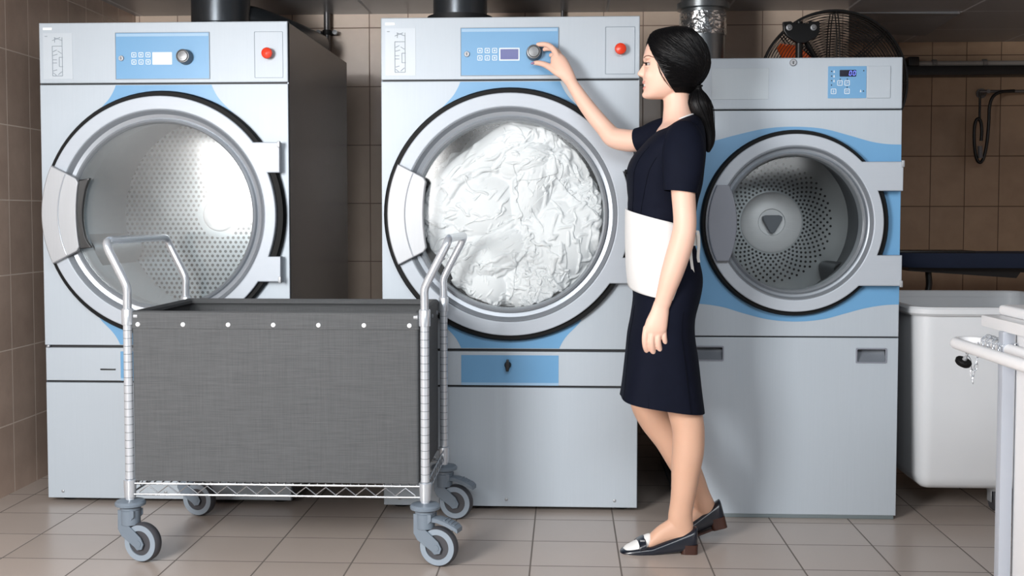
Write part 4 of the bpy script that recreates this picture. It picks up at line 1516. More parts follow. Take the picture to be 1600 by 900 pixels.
M['skin'] = skin_mat('skin', (228, 186, 165), (235, 197, 179))
M['tights'] = skin_mat('nude_tights', (205, 163, 138), (212, 171, 147))
M['lips'] = plain('lips', (214, 142, 130), .4, var=.05)
M['navy'] = plain('navy_cloth', (14, 18, 32), .8, spec=.12, var=.15, scale=30, bump=.25, bscale=900)
M['apron'] = plain('white_cotton_apron', (228, 229, 229), .85, spec=.2, var=.02, bump=.15, bscale=600)
M['apron_tie'] = plain('apron_tie_cloth', (226, 226, 222), .85, spec=.2, var=.03)
M['shoe'] = plain('navy_leather', (16, 22, 34), .28, spec=.6, var=.2, coat=.3)
M['shoe_white'] = plain('white_leather', (240, 240, 238), .35, var=.02)
M['sole'] = plain('brown_sole', (58, 32, 24), .45, var=.15)


M['navy_dark'] = plain('navy_seam', (10, 12, 20), .9, spec=.1)


def hair_mat():
    m = N('black_hair')
    p = m.pos('Object')
    f = m.noise(m.scale(p, (60, 60, 8)), 3, 4, .6)
    m.set(col=m.mix(f, lin((3, 3, 4)), lin((10, 9, 11))), rough=.46, spec=.2)
    m.bump(f, .35, .002)
    return m.m


M['hair'] = hair_mat()


def wx(px, py=330, Y=YP):
    return W(px, py, Y).x


def wz(py, Y=YP):
    return W(1040, py, Y).z


def limb(g, rows, flat=1.0, n=36, sub=6, caps=True, up=(0, 1, 0)):
    """rows: (px, py, Y, radius in px, depth ratio)."""
    R_ = []
    for r in rows:
        c = W(r[0], r[1], r[2])
        rad = r[3] * r[2] / F
        R_.append((c.x, c.y, c.z, rad, rad * (r[4] if len(r) > 4 else flat)))
    S = spline(R_, sub)
    rings = []
    for i, s in enumerate(S):
        a = Vector(S[max(0, i - 1)][:3]); b = Vector(S[min(len(S) - 1, i + 1)][:3])
        t = (b - a).normalized()
        v = Vector(up); v = (v - t * v.dot(t)).normalized()
        u = t.cross(v)
        c = Vector(s[:3])
        rings.append([c + u * (s[3] * cos(2 * pi * k / n)) + v * (s[4] * sin(2 * pi * k / n)) for k in range(n)])
    # rounded ends
    def cap(ring, ring2):
        c = sum(ring, Vector()) / n
        d = (c - sum(ring2, Vector()) / n).normalized()
        r = sum((p - c).length for p in ring) / n
        return [[c + (p - c) * k + d * (r * h) for p in ring] for k, h in ((.86, .32), (.55, .58), (.2, .7))]
    if caps:
        rings = cap(rings[0], rings[1])[::-1] + rings + cap(rings[-1], rings[-2])
    g.loft(rings)
    return g


# --- dress profile: front point, back point (photo px) and half width in metres
DR = [(1034, 199, 1083, 179, .070), (1026, 206, 1092, 185, .118), (1013, 217, 1098, 197, .160), (1000, 231, 1101, 215, .176), (986, 248, 1102, 240, .170),
      (979, 268, 1100, 262, .162), (979.5, 290, 1097, 288, .150), (981, 309, 1091, 312, .140), (981, 326, 1086, 335, .132), (981, 346, 1083, 356, .131),
      (981.5, 380, 1086, 386, .146), (983, 415, 1094, 415, .166), (986, 440, 1097, 440, .176), (989, 462, 1093, 466, .180), (985, 494, 1085, 496, .178),
      (980, 520, 1084, 524, .176), (976, 560, 1088.5, 560, .176), (972, 600, 1093, 605, .177), (969.5, 619, 1097.5, 639, .178)]


def dress_row(s):
    i = max(0, min(len(DR) - 2, int(math.floor(s))))
    f = s - i
    p = [np.array(DR[max(0, min(len(DR) - 1, k))], float) for k in (i - 1, i, i + 1, i + 2)]
    return .5 * ((2 * p[1]) + (p[2] - p[0]) * f + (2 * p[0] - 5 * p[1] + 4 * p[2] - p[3]) * f * f + (3 * p[1] - p[0] - 3 * p[2] + p[3]) * f ** 3)


def dress_pt(s, t, off=0.0):
    """t in degrees: 0 front, 90 near side, 180 back."""
    r = dress_row(s)
    f = W(r[0], r[1], YP); b = W(r[2], r[3], YP)
    c = (f + b) / 2
    a = (f - b) / 2
    la = a.length
    ct, st = cos(radians(t)), sin(radians(t))
    e = 2 / (2.25 + .9 * max(0, min(1, (s - 13) / 4)))
    x = math.copysign(abs(ct) ** e, ct) * (1 + off / la)
    y = math.copysign(abs(st) ** e, st) * (r[4] + off)
    # shoulders sit behind the chest, bust is fuller in front
    return c + a * x + Vector((0, -y, 0))


# --- head: rows (py, face front px, back px, half width px)
HD = [(49, 1042, 1074, 12), (53, 1030, 1083, 22), (59, 1020, 1091, 30), (67, 1012.5, 1096, 34.5), (76, 1008.5, 1099, 36.5), (86, 1005.8, 1100, 37), (92, 1004.8, 1100, 37),
      (98, 1006.6, 1099, 36.5), (106, 1006.5, 1097, 36), (114, 1005.6, 1094, 35), (122, 1004.6, 1089, 33.5), (130, 1005, 1082, 31), (138, 1006, 1074, 28), (144, 1006, 1065, 24), (149, 1005, 1055, 19), (153, 1007.5, 1046, 13), (155, 1013, 1036, 6)]


def head_pt(py, t, rows=HD, grow=0.0, sq=2.25):
    A = np.array(rows, float)
    f, b, w = (np.interp(py, A[:, 0], A[:, k]) for k in (1, 2, 3))
    xm = f + .56 * (b - f)
    ct, st = cos(t), sin(t)
    e = 2 / sq
    cx_ = math.copysign(abs(ct) ** e, ct); sy = math.copysign(abs(st) ** e, st)
    x = xm - (cx_ * (xm - f + grow) if ct > 0 else cx_ * (b - xm + grow))
    y = sy * (w + grow)
    return Vector((wx(x, py), YP - y * YP / F, wz(py)))


def smooth_rows(rows, n):
    return [tuple(r) for r in spline(rows, n)]


def build_body(root):
    g = Geo()
    hd = smooth_rows(HD, 3)
    g.loft([[head_pt(r[0], 2 * pi * k / 48, hd) for k in range(48)] for r in hd])
    px = YP / F
    # nose
    rings = []
    for py, xf, hw in ((96, 1006.5, 3.0), (101, 1004.2, 3.2), (106, 1001.2, 3.8), (110, 998.4, 4.6), (113, 996.2, 5.4), (115.2, 995.4, 6.0), (117.5, 996.6, 6.6), (119.3, 999.6, 6.4), (121, 1003.5, 4.6)):
        ring = []
        for k in range(16):
            a = 2 * pi * k / 16
            cx_ = math.copysign(abs(cos(a)) ** .9, cos(a))
            x = xf + (1 - cx_) * (7.0 if py < 112 else 6.0)
            ring.append(Vector((wx(x, py), YP - hw * sin(a) * (1.0 if cos(a) < 0 else .8) * px, wz(py))))
        rings.append(ring)
    g.loft(rings)
    # lips, chin, cheeks, brow
    g.ball((wx(1006.2, 128.5), YP, wz(128.4)), (3.0 * px, 10 * px, 2.1 * px))
    g.ball((wx(1007.2, 138), YP, wz(138)), (3.2 * px, 9 * px, 2.3 * px))
    g.ball((wx(1011.5, 148.5), YP, wz(148)), (8.4 * px, 9.5 * px, 6.5 * px))
    for s in (-1, 1):
        g.ball((wx(1023, 119), YP + s * 12 * px, wz(119)), (17 * px, 13.6 * px, 15 * px))
        g.ball((wx(1014, 92.5), YP + s * 15 * px, wz(92.5)), (8.5 * px, 11 * px, 3.4 * px))
        # ear
        g.ball((wx(1046, 114), YP + s * 34.5 * px, wz(114)), (6.5 * px, 4.0 * px, 12 * px))
        g.ball((wx(1041.5, 126), YP + s * 32.5 * px, wz(126)), (3.5 * px, 3.0 * px, 4.5 * px))
    # neck and upper chest
    limb(g, [(1056, 128, YP, 23, .95), (1056.5, 148, YP, 20.5, .98), (1057.5, 163, YP, 20.5, 1.02), (1058.5, 178, YP, 22.5, 1.12), (1060, 192, YP, 26, 1.5), (1060, 205, YP, 34, 2.0)], n=24)
    # torso under the dress
    g.loft([[dress_pt(s, 360 * k / 40, -.012) for k in range(40)] for s in [.25 + i * .5 for i in range(33)]])
    # near arm hanging down
    YA = 3.585
    limb(g, [(1066, 222, YA + .07, 17), (1068, 242, YA + .03, 20), (1067, 275, YA + .004, 19), (1067.5, 300, YA - .002, 18.6), (1069.5, 330, YA - .01, 18), (1070, 352, YA - .012, 18), (1066, 376, YA - .01, 18.8), (1058, 402, YA - .005, 18.6), (1049, 430, YA, 17.2), (1040, 458, YA + .008, 14.2, .9), (1034.5, 477, YA + .012, 12.6, .75)])
    # near hand: back of the hand towards the viewer, fingers hanging and curled
    YH = YA + .014
    limb(g, [(1034, 474, YH, 12.5, .75), (1030.5, 490, YH, 14.6, .62), (1026.5, 504, YH - .002, 17, .52), (1024, 514, YH - .002, 17.8, .46), (1023.5, 520, YH, 17, .40)])
    fg = [((1010, 512), (1007.8, 529), (1009.3, 543.5), (1014.2, 551), 5.2, .001), ((1019.5, 513), (1017.8, 533), (1019.8, 547), (1025, 554.5), 5.3, -.002), ((1029, 512.5), (1028.0, 532), (1030.8, 545.5), (1035.8, 552.5), 5.1, .0005), ((1037.2, 510), (1037.8, 526), (1040, 537), (1043.4, 543.5), 4.5, .004)]
    for a, b, c, d, r, dy in fg:
        limb(g, [(a[0], a[1], YH + dy, r, 1), (b[0], b[1], YH + dy - .003, r * .98, 1), (c[0], c[1], YH + dy + .010, r * .93, 1), (d[0], d[1], YH + dy + .030, r * .85, 1), (d[0] + 2, d[1] - 5, YH + dy + .044, r * .75, 1)], n=16)
    limb(g, [(1021, 492, YH + .012, 7, 1), (1014, 505, YH + .026, 5.8, 1), (1011, 519, YH + .034, 5.0, 1), (1012, 532, YH + .040, 4.3, 1)], n=12)
    # far arm reaching to the knob
    limb(g, [(1046, 208, 3.93, 15), (1020, 213, 3.96, 15), (1004, 217, 3.98, 16), (991, 220, 3.995, 17), (973, 218.5, 4.015, 17), (957.5, 214, 4.03, 15.8), (945, 200.5, 4.042, 13.8), (930, 183, 4.052, 13.0), (914, 162, 4.062, 11.8), (901, 142.5, 4.072, 10.2), (891, 126.5, 4.08, 9.0)])
    limb(g, [(893, 129, 4.078, 9.2, .85), (886, 117.5, 4.086, 11.5, .75), (879, 107, 4.094, 13.2, .7), (873, 96.5, 4.104, 13.0, .7), (869.5, 90, 4.110, 10.5, .75)])
    limb(g, [(871, 90, 4.100, 5.6, 1), (866.5, 79.5, 4.112, 5.0, 1), (858, 71.5, 4.130, 4.5, 1), (848.5, 69.2, 4.146, 4.0, 1), (840, 69.8, 4.155, 3.4, 1)], n=12)
    limb(g, [(876, 92, 4.118, 5.2, 1), (871.5, 82, 4.136, 4.8, 1), (863.5, 76.2, 4.150, 4.3, 1), (854, 76.0, 4.158, 3.7, 1), (850, 77.5, 4.160, 3.2, 1)], n=12)
    limb(g, [(879, 98, 4.124, 4.8, 1), (874.5, 89.5, 4.142, 4.4, 1), (867.5, 85.2, 4.154, 4.0, 1), (860, 86.5, 4.160, 3.3, 1)], n=12)
    limb(g, [(881, 106, 4.124, 4.4, 1), (877, 99, 4.140, 4.0, 1), (871, 96, 4.152, 3.5, 1), (865, 97.5, 4.158, 2.9, 1)], n=12)
    limb(g, [(881, 117, 4.085, 8.0, .8), (870, 111.5, 4.092, 7.0, .85), (859.5, 105.2, 4.108, 5.4, 1), (849, 100.2, 4.128, 4.6, 1), (840, 98.4, 4.144, 4.1, 1), (834.5, 98.6, 4.152, 3.2, 1)], n=12)
    # near leg
    limb(g, [(1040, 470, YNEAR + .03, 34, .85), (1048, 560, YNEAR + .01, 30, .9), (1064, 620, YNEAR, 27, .95), (1071, 647, YNEAR, 26.3, .95), (1075.5, 672, YNEAR, 25.2, 1), (1075, 703, YNEAR, 25, 1), (1072, 731, YNEAR, 23, 1), (1068.5, 765, YNEAR, 20, 1), (1065, 790, YNEAR, 18.5, .9), (1063, 806, YNEAR, 19, .8), (1064, 822, YNEAR, 19.5, .68), (1066, 836, YNEAR, 18, .62)])
    limb(g, [(1072, 842, YNEAR, 13, .9), (1058, 829, YNEAR, 19.5, .66), (1042, 832, YNEAR, 16.5, .78), (1026, 840.5, YNEAR, 12.5, 1.1), (1012, 849.5, YNEAR, 8.5, 1.7), (996, 857, YNEAR, 4.5, 3.0)], n=24)
    # far leg, stepping back with its heel raised
    YF = 3.87
    limb(g, [(1034, 470, YF - .03, 34, .85), (1018, 570, YF - .01, 30, .9), (1011, 618, YF, 28, .95), (1022, 650, YF, 26.5, .95), (1046, 685, YF, 24.5, 1), (1065, 718, YF, 23.5, 1), (1081, 750, YF, 20.5, 1), (1093, 774, YF, 16.8, .95), (1101, 790, YF, 16.2, .9), (1107, 803, YF, 15, .8), (1108, 810, YF, 12, .8)])
    limb(g, [(1114, 811, YF, 11, .9), (1098, 805, YF, 16, .7), (1080, 814, YF, 12.5, .95), (1062, 827, YF, 8.5, 1.5), (1044, 838, YF, 4.5, 3)], n=24)
    me = bpy.data.meshes.new('b')
    me.from_pydata(g.v, [], g.f)
    b = bmesh.new(); b.from_mesh(me); bmesh.ops.recalc_face_normals(b, faces=b.faces); b.to_mesh(me); b.free()
    tmp = bpy.data.objects.new('b', me)
    COL.objects.link(tmp)
    rm = tmp.modifiers.new('r', 'REMESH'); rm.mode = 'VOXEL'; rm.voxel_size = .0020
    dg = bpy.context.evaluated_depsgraph_get()
    ev = tmp.evaluated_get(dg)
    em = ev.to_mesh()
    n = len(em.vertices)
    co = np.empty(n * 3); em.vertices.foreach_get('co', co); co = co.reshape(-1, 3)
    fs = [tuple(p.vertices) for p in em.polygons]
    ed = np.empty(len(em.edges) * 2, int); em.edges.foreach_get('vertices', ed); ed = ed.reshape(-1, 2)
    deg = np.bincount(ed.ravel(), minlength=n).astype(float)
    hand = (((co[:, 1] < 3.68) & (co[:, 2] < wz(500)) & (co[:, 2] > wz(570))) | ((co[:, 0] < wx(880, 100, 4.1)))).astype(float)
    for it in range(9):
        w_ = np.where(hand > 0, .5 if it < 3 else 0.0, .55)
        acc = np.stack([np.bincount(ed[:, 0], co[ed[:, 1], k], n) + np.bincount(ed[:, 1], co[ed[:, 0], k], n) for k in range(3)], 1) / deg[:, None]
        co = co + (acc - co) * w_[:, None]
    ev.to_mesh_clear()
    bpy.data.objects.remove(tmp)
    # eye sockets
    for s in (-1, 1):
        c = np.array((wx(1007.5, 101.5), YP + s * 14.5 * px, wz(101.5)))
        d2 = ((co - c) ** 2).sum(1)
        co[:, 0] += .0065 * np.exp(-d2 / (2 * .0095 ** 2))
        co[:, 1] -= s * .002 * np.exp(-d2 / (2 * .010 ** 2))
    # mouth line and smile dents
    zc = wz(133.6)
    dz = (co[:, 2] - zc - np.clip(np.abs(co[:, 1] - YP) / .02, 0, 1.3) ** 2 * .004) / (1.7 * px)
    m = np.exp(-dz ** 2) * np.exp(-((co[:, 1] - YP) / .019) ** 4) * (co[:, 0] < wx(1022, 133)) * (np.abs(co[:, 2] - zc) < .03)
    co[:, 0] += m * .006
    for s in (-1, 1):
        c = np.array((wx(1012, 132), YP + s * 12 * px, wz(131.8)))
        d2 = ((co - c) ** 2).sum(1)
        co[:, 0] += .004 * np.exp(-d2 / (2 * .005 ** 2))
    # nostrils wings crease
    G2 = Geo()
    G2.v = [Vector(p) for p in co]
    G2.f = fs
    o = obj('body', G2, M['skin'], root, smooth=180)
    o['label'] = 'skin of face, neck, arms and legs'
    me = o.data
    me.materials.append(M['tights']); me.materials.append(M['lips'])
    off = np.array(WORLD_LOC[o.name])
    fc = np.array([me.vertices[p.vertices[0]].co for p in me.polygons]) + off
    mi = np.zeros(len(fc), int)
    leg = (fc[:, 2] < .70) & ~((fc[:, 1] < 3.66) & (fc[:, 2] > .5))
    mi[leg] = 1
    hx = (fc[:, 1] - YP) / (11.5 * px)
    up = (np.abs((fc[:, 2] - wz(129.0) - .003 * np.abs(hx)) / (2.1 * px)) < 1 - .6 * hx ** 2)
    dn = (np.abs((fc[:, 2] - wz(138.0) - .0045 * np.abs(hx) ** 2) / (2.3 * px)) < 1 - .6 * hx ** 2)
    lip = (up | dn) & (np.abs(hx) < 1) & (fc[:, 0] < wx(1013.5, 133))
    mi[lip] = 2
    me.polygons.foreach_set('material_index', mi)
    # teeth, eyes, lids, lashes, brows
    te = obj('teeth', Geo().ball((wx(1010.3, 133.4), YP, wz(133.3)), (4.6 * px, 9.5 * px, 2.5 * px)), M['white_badge'], root)
    te['label'] = 'white teeth of her smile'
    em_ = plain('eye_white', (150, 140, 136), .2, var=.02)
    ir = plain('dark_iris', (42, 28, 20), .2, var=.1)
    for s in (-1, 1):
        c = Vector((wx(1012.8, 102.2), YP + s * 15.2 * px, wz(102.2)))
        r = 5.6 * px
        e = obj('eye', Geo().ball(c, r, 24, 16), em_, root)
        look = Vector((-1, s * .05, -.12)).normalized()
        U = look.cross(Vector((0, 0, 1))).normalized(); V = U.cross(look)
        obj('iris', Geo().lathe(c, [(.0098, r * .58), (.0088, r * .70), (.0055, r * .96), (0, r * 1.03)], 20, (U, V, look)), ir, e)
        # upper and lower lids: shells of skin round the eyeball
        def lid(e0, e1, rr):
            rings = []
            for i in range(9):
                el = radians(e0 + (e1 - e0) * i / 8)
                rings.append([c + Vector((-cos(el) * cos(az), s * cos(el) * sin(az), sin(el))) * rr for az in [radians(-75 + 175 * k / 14) for k in range(15)]])
            return Geo().loft(rings, closed=False)
        obj('eyelid', lid(14, 85, r * 1.09), M['skin'], root, smooth=180)
        obj('eyelid', lid(-24, -85, r * 1.07), M['skin'], root, smooth=180)
        el = radians(14)
        pts = [c + Vector((-cos(el) * cos(az), s * cos(el) * sin(az), sin(el))) * (r * 1.13) for az in [radians(-65 + 160 * k / 14) for k in range(15)]]
        g = Geo().tube(pts, [.0004 + .0009 * sin(pi * k / 14) for k in range(15)], 6)
        for k in range(2, 14):
            d = (pts[k] - c).normalized()
            g.tube([pts[k], pts[k] + d * .004 + Vector((0, 0, -.0006)), pts[k] + d * .008 + Vector((0, 0, .0012))], [.0006, .0005, .0002], 5)
        obj('eyelash', g, M['hair'], root)
        pts = []
        for k in range(11):
            t = k / 10
            py = 92.3 - 2.6 * sin(pi * min(1, t * .8 + .1)) + 2.2 * t ** 2
            tt = radians(17 + 30 * t)
            p = head_pt(py, s * -tt)
            n_ = (p - Vector((wx(1056, py), YP, p.z))).normalized()
            pts.append(p + n_ * .0032)
        obj('eyebrow', Geo().tube(pts, [.0008 + .0016 * sin(pi * min(1, .2 + k / 10 * .8)) for k in range(11)], 8), plain('brow_brown', (120, 88, 72), .7, var=.2), root)
    nl = W(834.2, 99.4, 4.148)
    g = Geo().ball((0, 0, 0), (.0085, .004, .0045), 14, 8)
    q = Matrix.Rotation(radians(-12), 3, 'Y')
    g.v = [nl + Vector((-.004, -.004, .001)) + q @ v for v in g.v]
    f = obj('fingernail', g, plain('mauve_nail', (150, 120, 150), .2, var=.03), root)
    f['label'] = 'mauve thumb nail'
    return o


HR = [(41.8, 1056, 1056, 1066, 3), (43.5, 1040, 1040, 1074, 14), (48, 1022.5, 1022.5, 1084, 26), (56, 1014.5, 1013.5, 1093, 34.5), (66, 1011.2, 1009.5, 1101, 39), (75, 1012.5, 1007, 1106, 41), (85, 1015.5, 1004, 1109, 42),
      (95, 1020, 1002, 1110.5, 42.5), (105, 1025.5, 1003, 1110, 42), (116, 1031, 1004, 1106, 40.5), (125, 1036, 1004, 1100.5, 38), (133, 1041, 1006, 1094, 34), (140, 1046, 1010, 1087, 29.5), (147, 1053, 1020, 1079, 23)]


def hair_pt(py, t, grow=0.0):
    A = np.array(HRS, float)
    fe, b, w = (np.interp(py, A[:, 0], A[:, k]) for k in (2, 3, 4))
    return head_pt(py, t, [(0, fe, b, w), (900, fe, b, w)], grow, 2.15)


def hair_t0(py):
    A = np.array(HRS, float)
    xf, fe, b = (np.interp(py, A[:, 0], A[:, k]) for k in (1, 2, 3))
    xm = fe + .56 * (b - fe)
    c = max(0.0, min(1.0, (xm - xf) / max(1e-3, xm - fe)))
    return math.acos(min(1, c ** (2.15 / 2)))


HRS = smooth_rows(HR, 4)


def build_hair(root):
    g = Geo()
    rs = random.Random(11)
    rings = []
    n = 46
    for r in HRS:
        py = r[0]
        t0 = hair_t0(py)
        ring = []
        for k in range(n):
            t = t0 + (2 * pi - 2 * t0) * k / (n - 1)
            ring.append(hair_pt(py, t, .35 * sin(t * 23 + py * .4)))
        for k in range(n):
            t = 2 * pi - t0 - (2 * pi - 2 * t0) * k / (n - 1)
            ring.append(hair_pt(py, t, -5.5 if py > 50 else -1.5))
        rings.append(ring)
    g.loft(rings)
    # strands lying along the surface, swept from the hairline back to the tie
    tie = (1090, 135)
    for i in range(520):
        side = 1 if rs.random() < .72 else -1
        u = rs.random()
        if u < .35:
            py0 = rs.uniform(60, 140); t0 = hair_t0(py0) + rs.uniform(.0, .12)
        else:
            py0 = rs.uniform(42.5, 70); t0 = max(hair_t0(py0), rs.uniform(.05, 2.6))
        py1 = rs.uniform(118, 139); t1 = rs.uniform(2.35, 3.05)
        if py0 > py1 - 8:
            py1 = py0 + rs.uniform(-3, 4)
        pts = []
        bow = rs.uniform(-.15, .1)
        gr = rs.uniform(.15, .75)
        for k in range(13):
            f = k / 12
            t = t0 + (t1 - t0) * (f ** (1.15 + bow))
            py = py0 + (py1 - py0) * (f ** 1.05)
            py = max(py, 42.4)
            t = max(t, hair_t0(py) + .01)
            pts.append(hair_pt(py, side * t, gr))
        g.tube(pts, [.0003 + .0011 * sin(pi * (k + .5) / 13) for k in range(13)], 5)
    # loose wisps at the temple and nape
    for i in range(9):
        a = rs.uniform(-1.2, 1.2)
        pts = []
        for k in range(6):
            py = 104 + a + k * 7.5
            pts.append(hair_pt(py, hair_t0(min(py, 146)) - .03 - .07 * sin(pi * k / 5) * rs.uniform(.4, 1), -1.2 + .3 * k / 5))
        g.tube([Vector(p) for p in spline(pts, 4)], .0004, 4)
    for i in range(14):
        t = rs.uniform(.3, 2.8)
        a = [hair_pt(46 + 3 * rs.random(), t, .5), hair_pt(43, t + .1, 1.5), hair_pt(42.2, t + .3, 2.2 + rs.random())]
        g.tube([Vector(p) for p in spline(a, 4)], .0004, 4)
    o = obj('hair', g, M['hair'], root, smooth=60)
    o['label'] = 'black hair swept back from the face'
    # ponytail
    g = Geo()
    PT = [(1086, 131, 8.5), (1089, 136, 6.8), (1090, 141, 7.5), (1091, 150, 14), (1092, 161, 18.8), (1096, 172, 18.5), (1101, 184, 14.5), (1105.5, 197, 10.4), (1108.5, 211, 8.4), (1108.5, 225, 6.8), (1106.5, 236, 3.4)]
    YT = YP - .015
    limb(g, [(a, b, YT, r, .8) for a, b, r in PT], n=24)
    S = spline([(a, b, r) for a, b, r in PT], 3)
    for i in range(150):
        a = rs.uniform(0, 2 * pi); rr = rs.uniform(.86, 1.04)
        dr = rs.uniform(-.5, .5)
        k0 = rs.randint(0, 6); k1 = rs.randint(18, len(S) - 1)
        pts = []
        for k in range(k0, k1 + 1):
            q = S[k]
            an = a + dr * k / len(S)
            c = W(q[0], q[1], YT)
            r = q[2] * YT / F * rr
            pts.append(c + Vector((cos(an) * r, sin(an) * r * .8, 0)))
        m = len(pts)
        g.tube(pts, [.0003 + .0010 * sin(pi * (j + .5) / m) for j in range(m)], 5)
    p = obj('ponytail', g, M['hair'], root, smooth=60)
    p['label'] = 'low black ponytail'
    c = W(1089, 136, YT)
    pts = [c + Vector((cos(a) * .0165, sin(a) * .0135, .004 * cos(a))) for a in [2 * pi * k / 24 for k in range(24)]]
    obj('hair_tie', Geo().tube(pts, .0035, 8, closed=True), M['rubber'], p)


def build_dress(root):
    n = 56
    rows = [i * .25 for i in range(int((len(DR) - 1) * 4) + 1)]
    g = Geo()
    def fold(s, t):
        q = 0
        if 6 < s < 12:
            q += .0018 * sin(s * 5 + t * .04) * (1 - abs(s - 9) / 3)
        if s > 12:
            q += .0022 * sin(t * .06 + s * .6) * min(1, (s - 12) / 4)
        return q
    rings = [[dress_pt(s, 360 * k / n, fold(s, 360 * k / n)) for k in range(n)] for s in rows]
    s1 = rows[-1]
    rings.append([dress_pt(s1, 360 * k / n, -.004) + Vector((0, 0, .002)) for k in range(n)])
    rings.append([dress_pt(s1 - 1, 360 * k / n, -.006) for k in range(n)])
    g.loft(rings, cap0=False, cap1=False)
    d = obj('dress', g, M['navy'], root, smooth=70)
    d['label'] = 'short sleeved navy dress'
    # sleeves
    YA = 3.585
    def sleeve(rows, inner):
        R_ = []
        for r in rows:
            c = W(r[0], r[1], r[2]); rad = r[3] * r[2] / F
            R_.append((c.x, c.y, c.z, rad, rad * r[4]))
        S = spline(R_, 4)
        rings = []
        m = 28
        for i, s in enumerate(S):
            a = Vector(S[max(0, i - 1)][:3]); b = Vector(S[min(len(S) - 1, i + 1)][:3])
            t = (b - a).normalized()
            v = Vector((0, 1, 0)); v = (v - t * v.dot(t)).normalized(); u = t.cross(v)
            c = Vector(s[:3])
            rings.append([c + u * (s[3] * cos(2 * pi * k / m)) + v * (s[4] * sin(2 * pi * k / m)) for k in range(m)])
        e = rings[-1]; c = sum(e, Vector()) / m
        rings.append([c + (p - c) * .97 for p in e])
        f = rings[-6]; c2 = sum(f, Vector()) / m
        rings.append([c2 + (p - c2) * .95 for p in f])
        e0 = rings[0]; c0 = sum(e0, Vector()) / m; dd = (c0 - sum(rings[1], Vector()) / m).normalized()
        r0 = sum((p - c0).length for p in e0) / m
        return [[c0 + (p - c0) * k + dd * (r0 * h) for p in e0] for k, h in ((.1, .62), (.5, .52), (.85, .28))] + rings
    g = Geo().loft(sleeve([(1067, 212, YA + .075, 26, 1.1), (1068, 222, YA + .05, 31, .95), (1068, 240, YA + .022, 32.5, .82), (1067, 260, YA + .008, 32, .78), (1065, 282, YA + .002, 28.8, .84), (1063, 300, YA, 26, .94)], .9), cap1=False)
    obj('sleeve', g, M['navy'], d, smooth=70)
    g = Geo().loft(sleeve([(1044, 206, 3.925, 24, 1), (1026, 210, 3.955, 22, .95), (1010, 216, 3.975, 20, .95), (996.5, 219.5, 3.992, 19.4, 1)], .9), cap1=False)
    obj('sleeve', g, M['navy'], d, smooth=70)
    # white neckline facing
    pts = [dress_pt(.02, 360 * k / 48, -.001) for k in range(48)]
    c = obj('collar_trim', Geo().tube(pts, .0038, 8, closed=True), M['apron'], d)
    c['label'] = 'white neckline trim'
    # panel seams
    for a0, a1, s0, s1 in ((26, 28, 3.2, 9.0), (52, 50, 4.2, 9.0), (74, 76, 12.8, 17.9), (18, 20, 13.4, 17.9), (112, 116, 13.5, 17.9)):
        pts = [dress_pt(s0 + (s1 - s0) * k / 30, a0 + (a1 - a0) * k / 30 + (18 * (1 - k / 30) ** 2 if s0 < 5 else 0), .0006) for k in range(31)]
        obj('seam', Geo().tube(pts, .0009, 6), M['navy_dark'], d)
    b = dress_pt(5.05, 6, .003)
    obj('button', Geo().lathe(b, [(.008, -.002), (.009, .002), (.006, .005), (0, .0055)], 16, (Vector((0, 1, 0)), Vector((0, 0, 1)), Vector((-1, 0, 0)))), M['black_plastic'], d)
    # apron wrapped round the waist
    g = Geo()
    rings = []
    m, kk = 26, 60
    for i in range(m + 1):
        v = i / m
        row = []
        for k in range(kk + 1):
            tm = 117 - 26 * v
            t = -tm + 2 * tm * k / kk
            f = abs(t) / 100
            st = 8.0 + .80 * f
            sb = 12.15 + .85 * min(1, f) ** .55 - .1 * max(0, f - 1)
            s = st + (sb - st) * v
            wr = .0022 * sin(v * 9 + t * .08) * sin(radians(t)) ** 2 + .003 * sin((t * .045 + v * 2.6) * 3.1) * max(0, sin(pi * v)) * min(1, f)
            row.append(dress_pt(s, t, .0085 + wr + .004 * v))
        rings.append(row)
    g.loft(rings, closed=False)
    a = obj('apron', g, M['apron'], root, smooth=180)
    sd = a.modifiers.new('thickness', 'SOLIDIFY'); sd.thickness = .003
    a['label'] = 'white waist apron'
    # tie band and hanging ends
    g = Geo()
    rings = []
    for k in range(31):
        t = 122 + 116 * k / 30
        rings.append([dress_pt(9.35, t, .008), dress_pt(9.9, t, .009), dress_pt(9.9, t, .0105), dress_pt(9.35, t, .0105)])
    g.loft(rings)
    obj('waist_band', g, M['apron_tie'], a)
    for path, w, Y in (([(1083, 366), (1089, 360), (1091.5, 368), (1092, 384), (1091, 400), (1092, 410)], .0085, YP - .05), ([(1080, 384), (1079.5, 396), (1081, 412), (1083.5, 430), (1084, 437)], .008, YP - .10)):
        S = spline(path, 5)
        rings = []
        for i, q in enumerate(S):
            c = W(q[0], q[1], Y - .035)
            ww = w
            rings.append([c + Vector((-ww * .6, -ww * .5, 0)), c + Vector((ww * .6, ww * .5, 0)), c + Vector((ww * .6 - .001, ww * .5 + .002, 0)), c + Vector((-ww * .6 - .001, -ww * .5 + .002, 0))])
        obj('tie_end', Geo().loft(rings), M['apron_tie'], a)


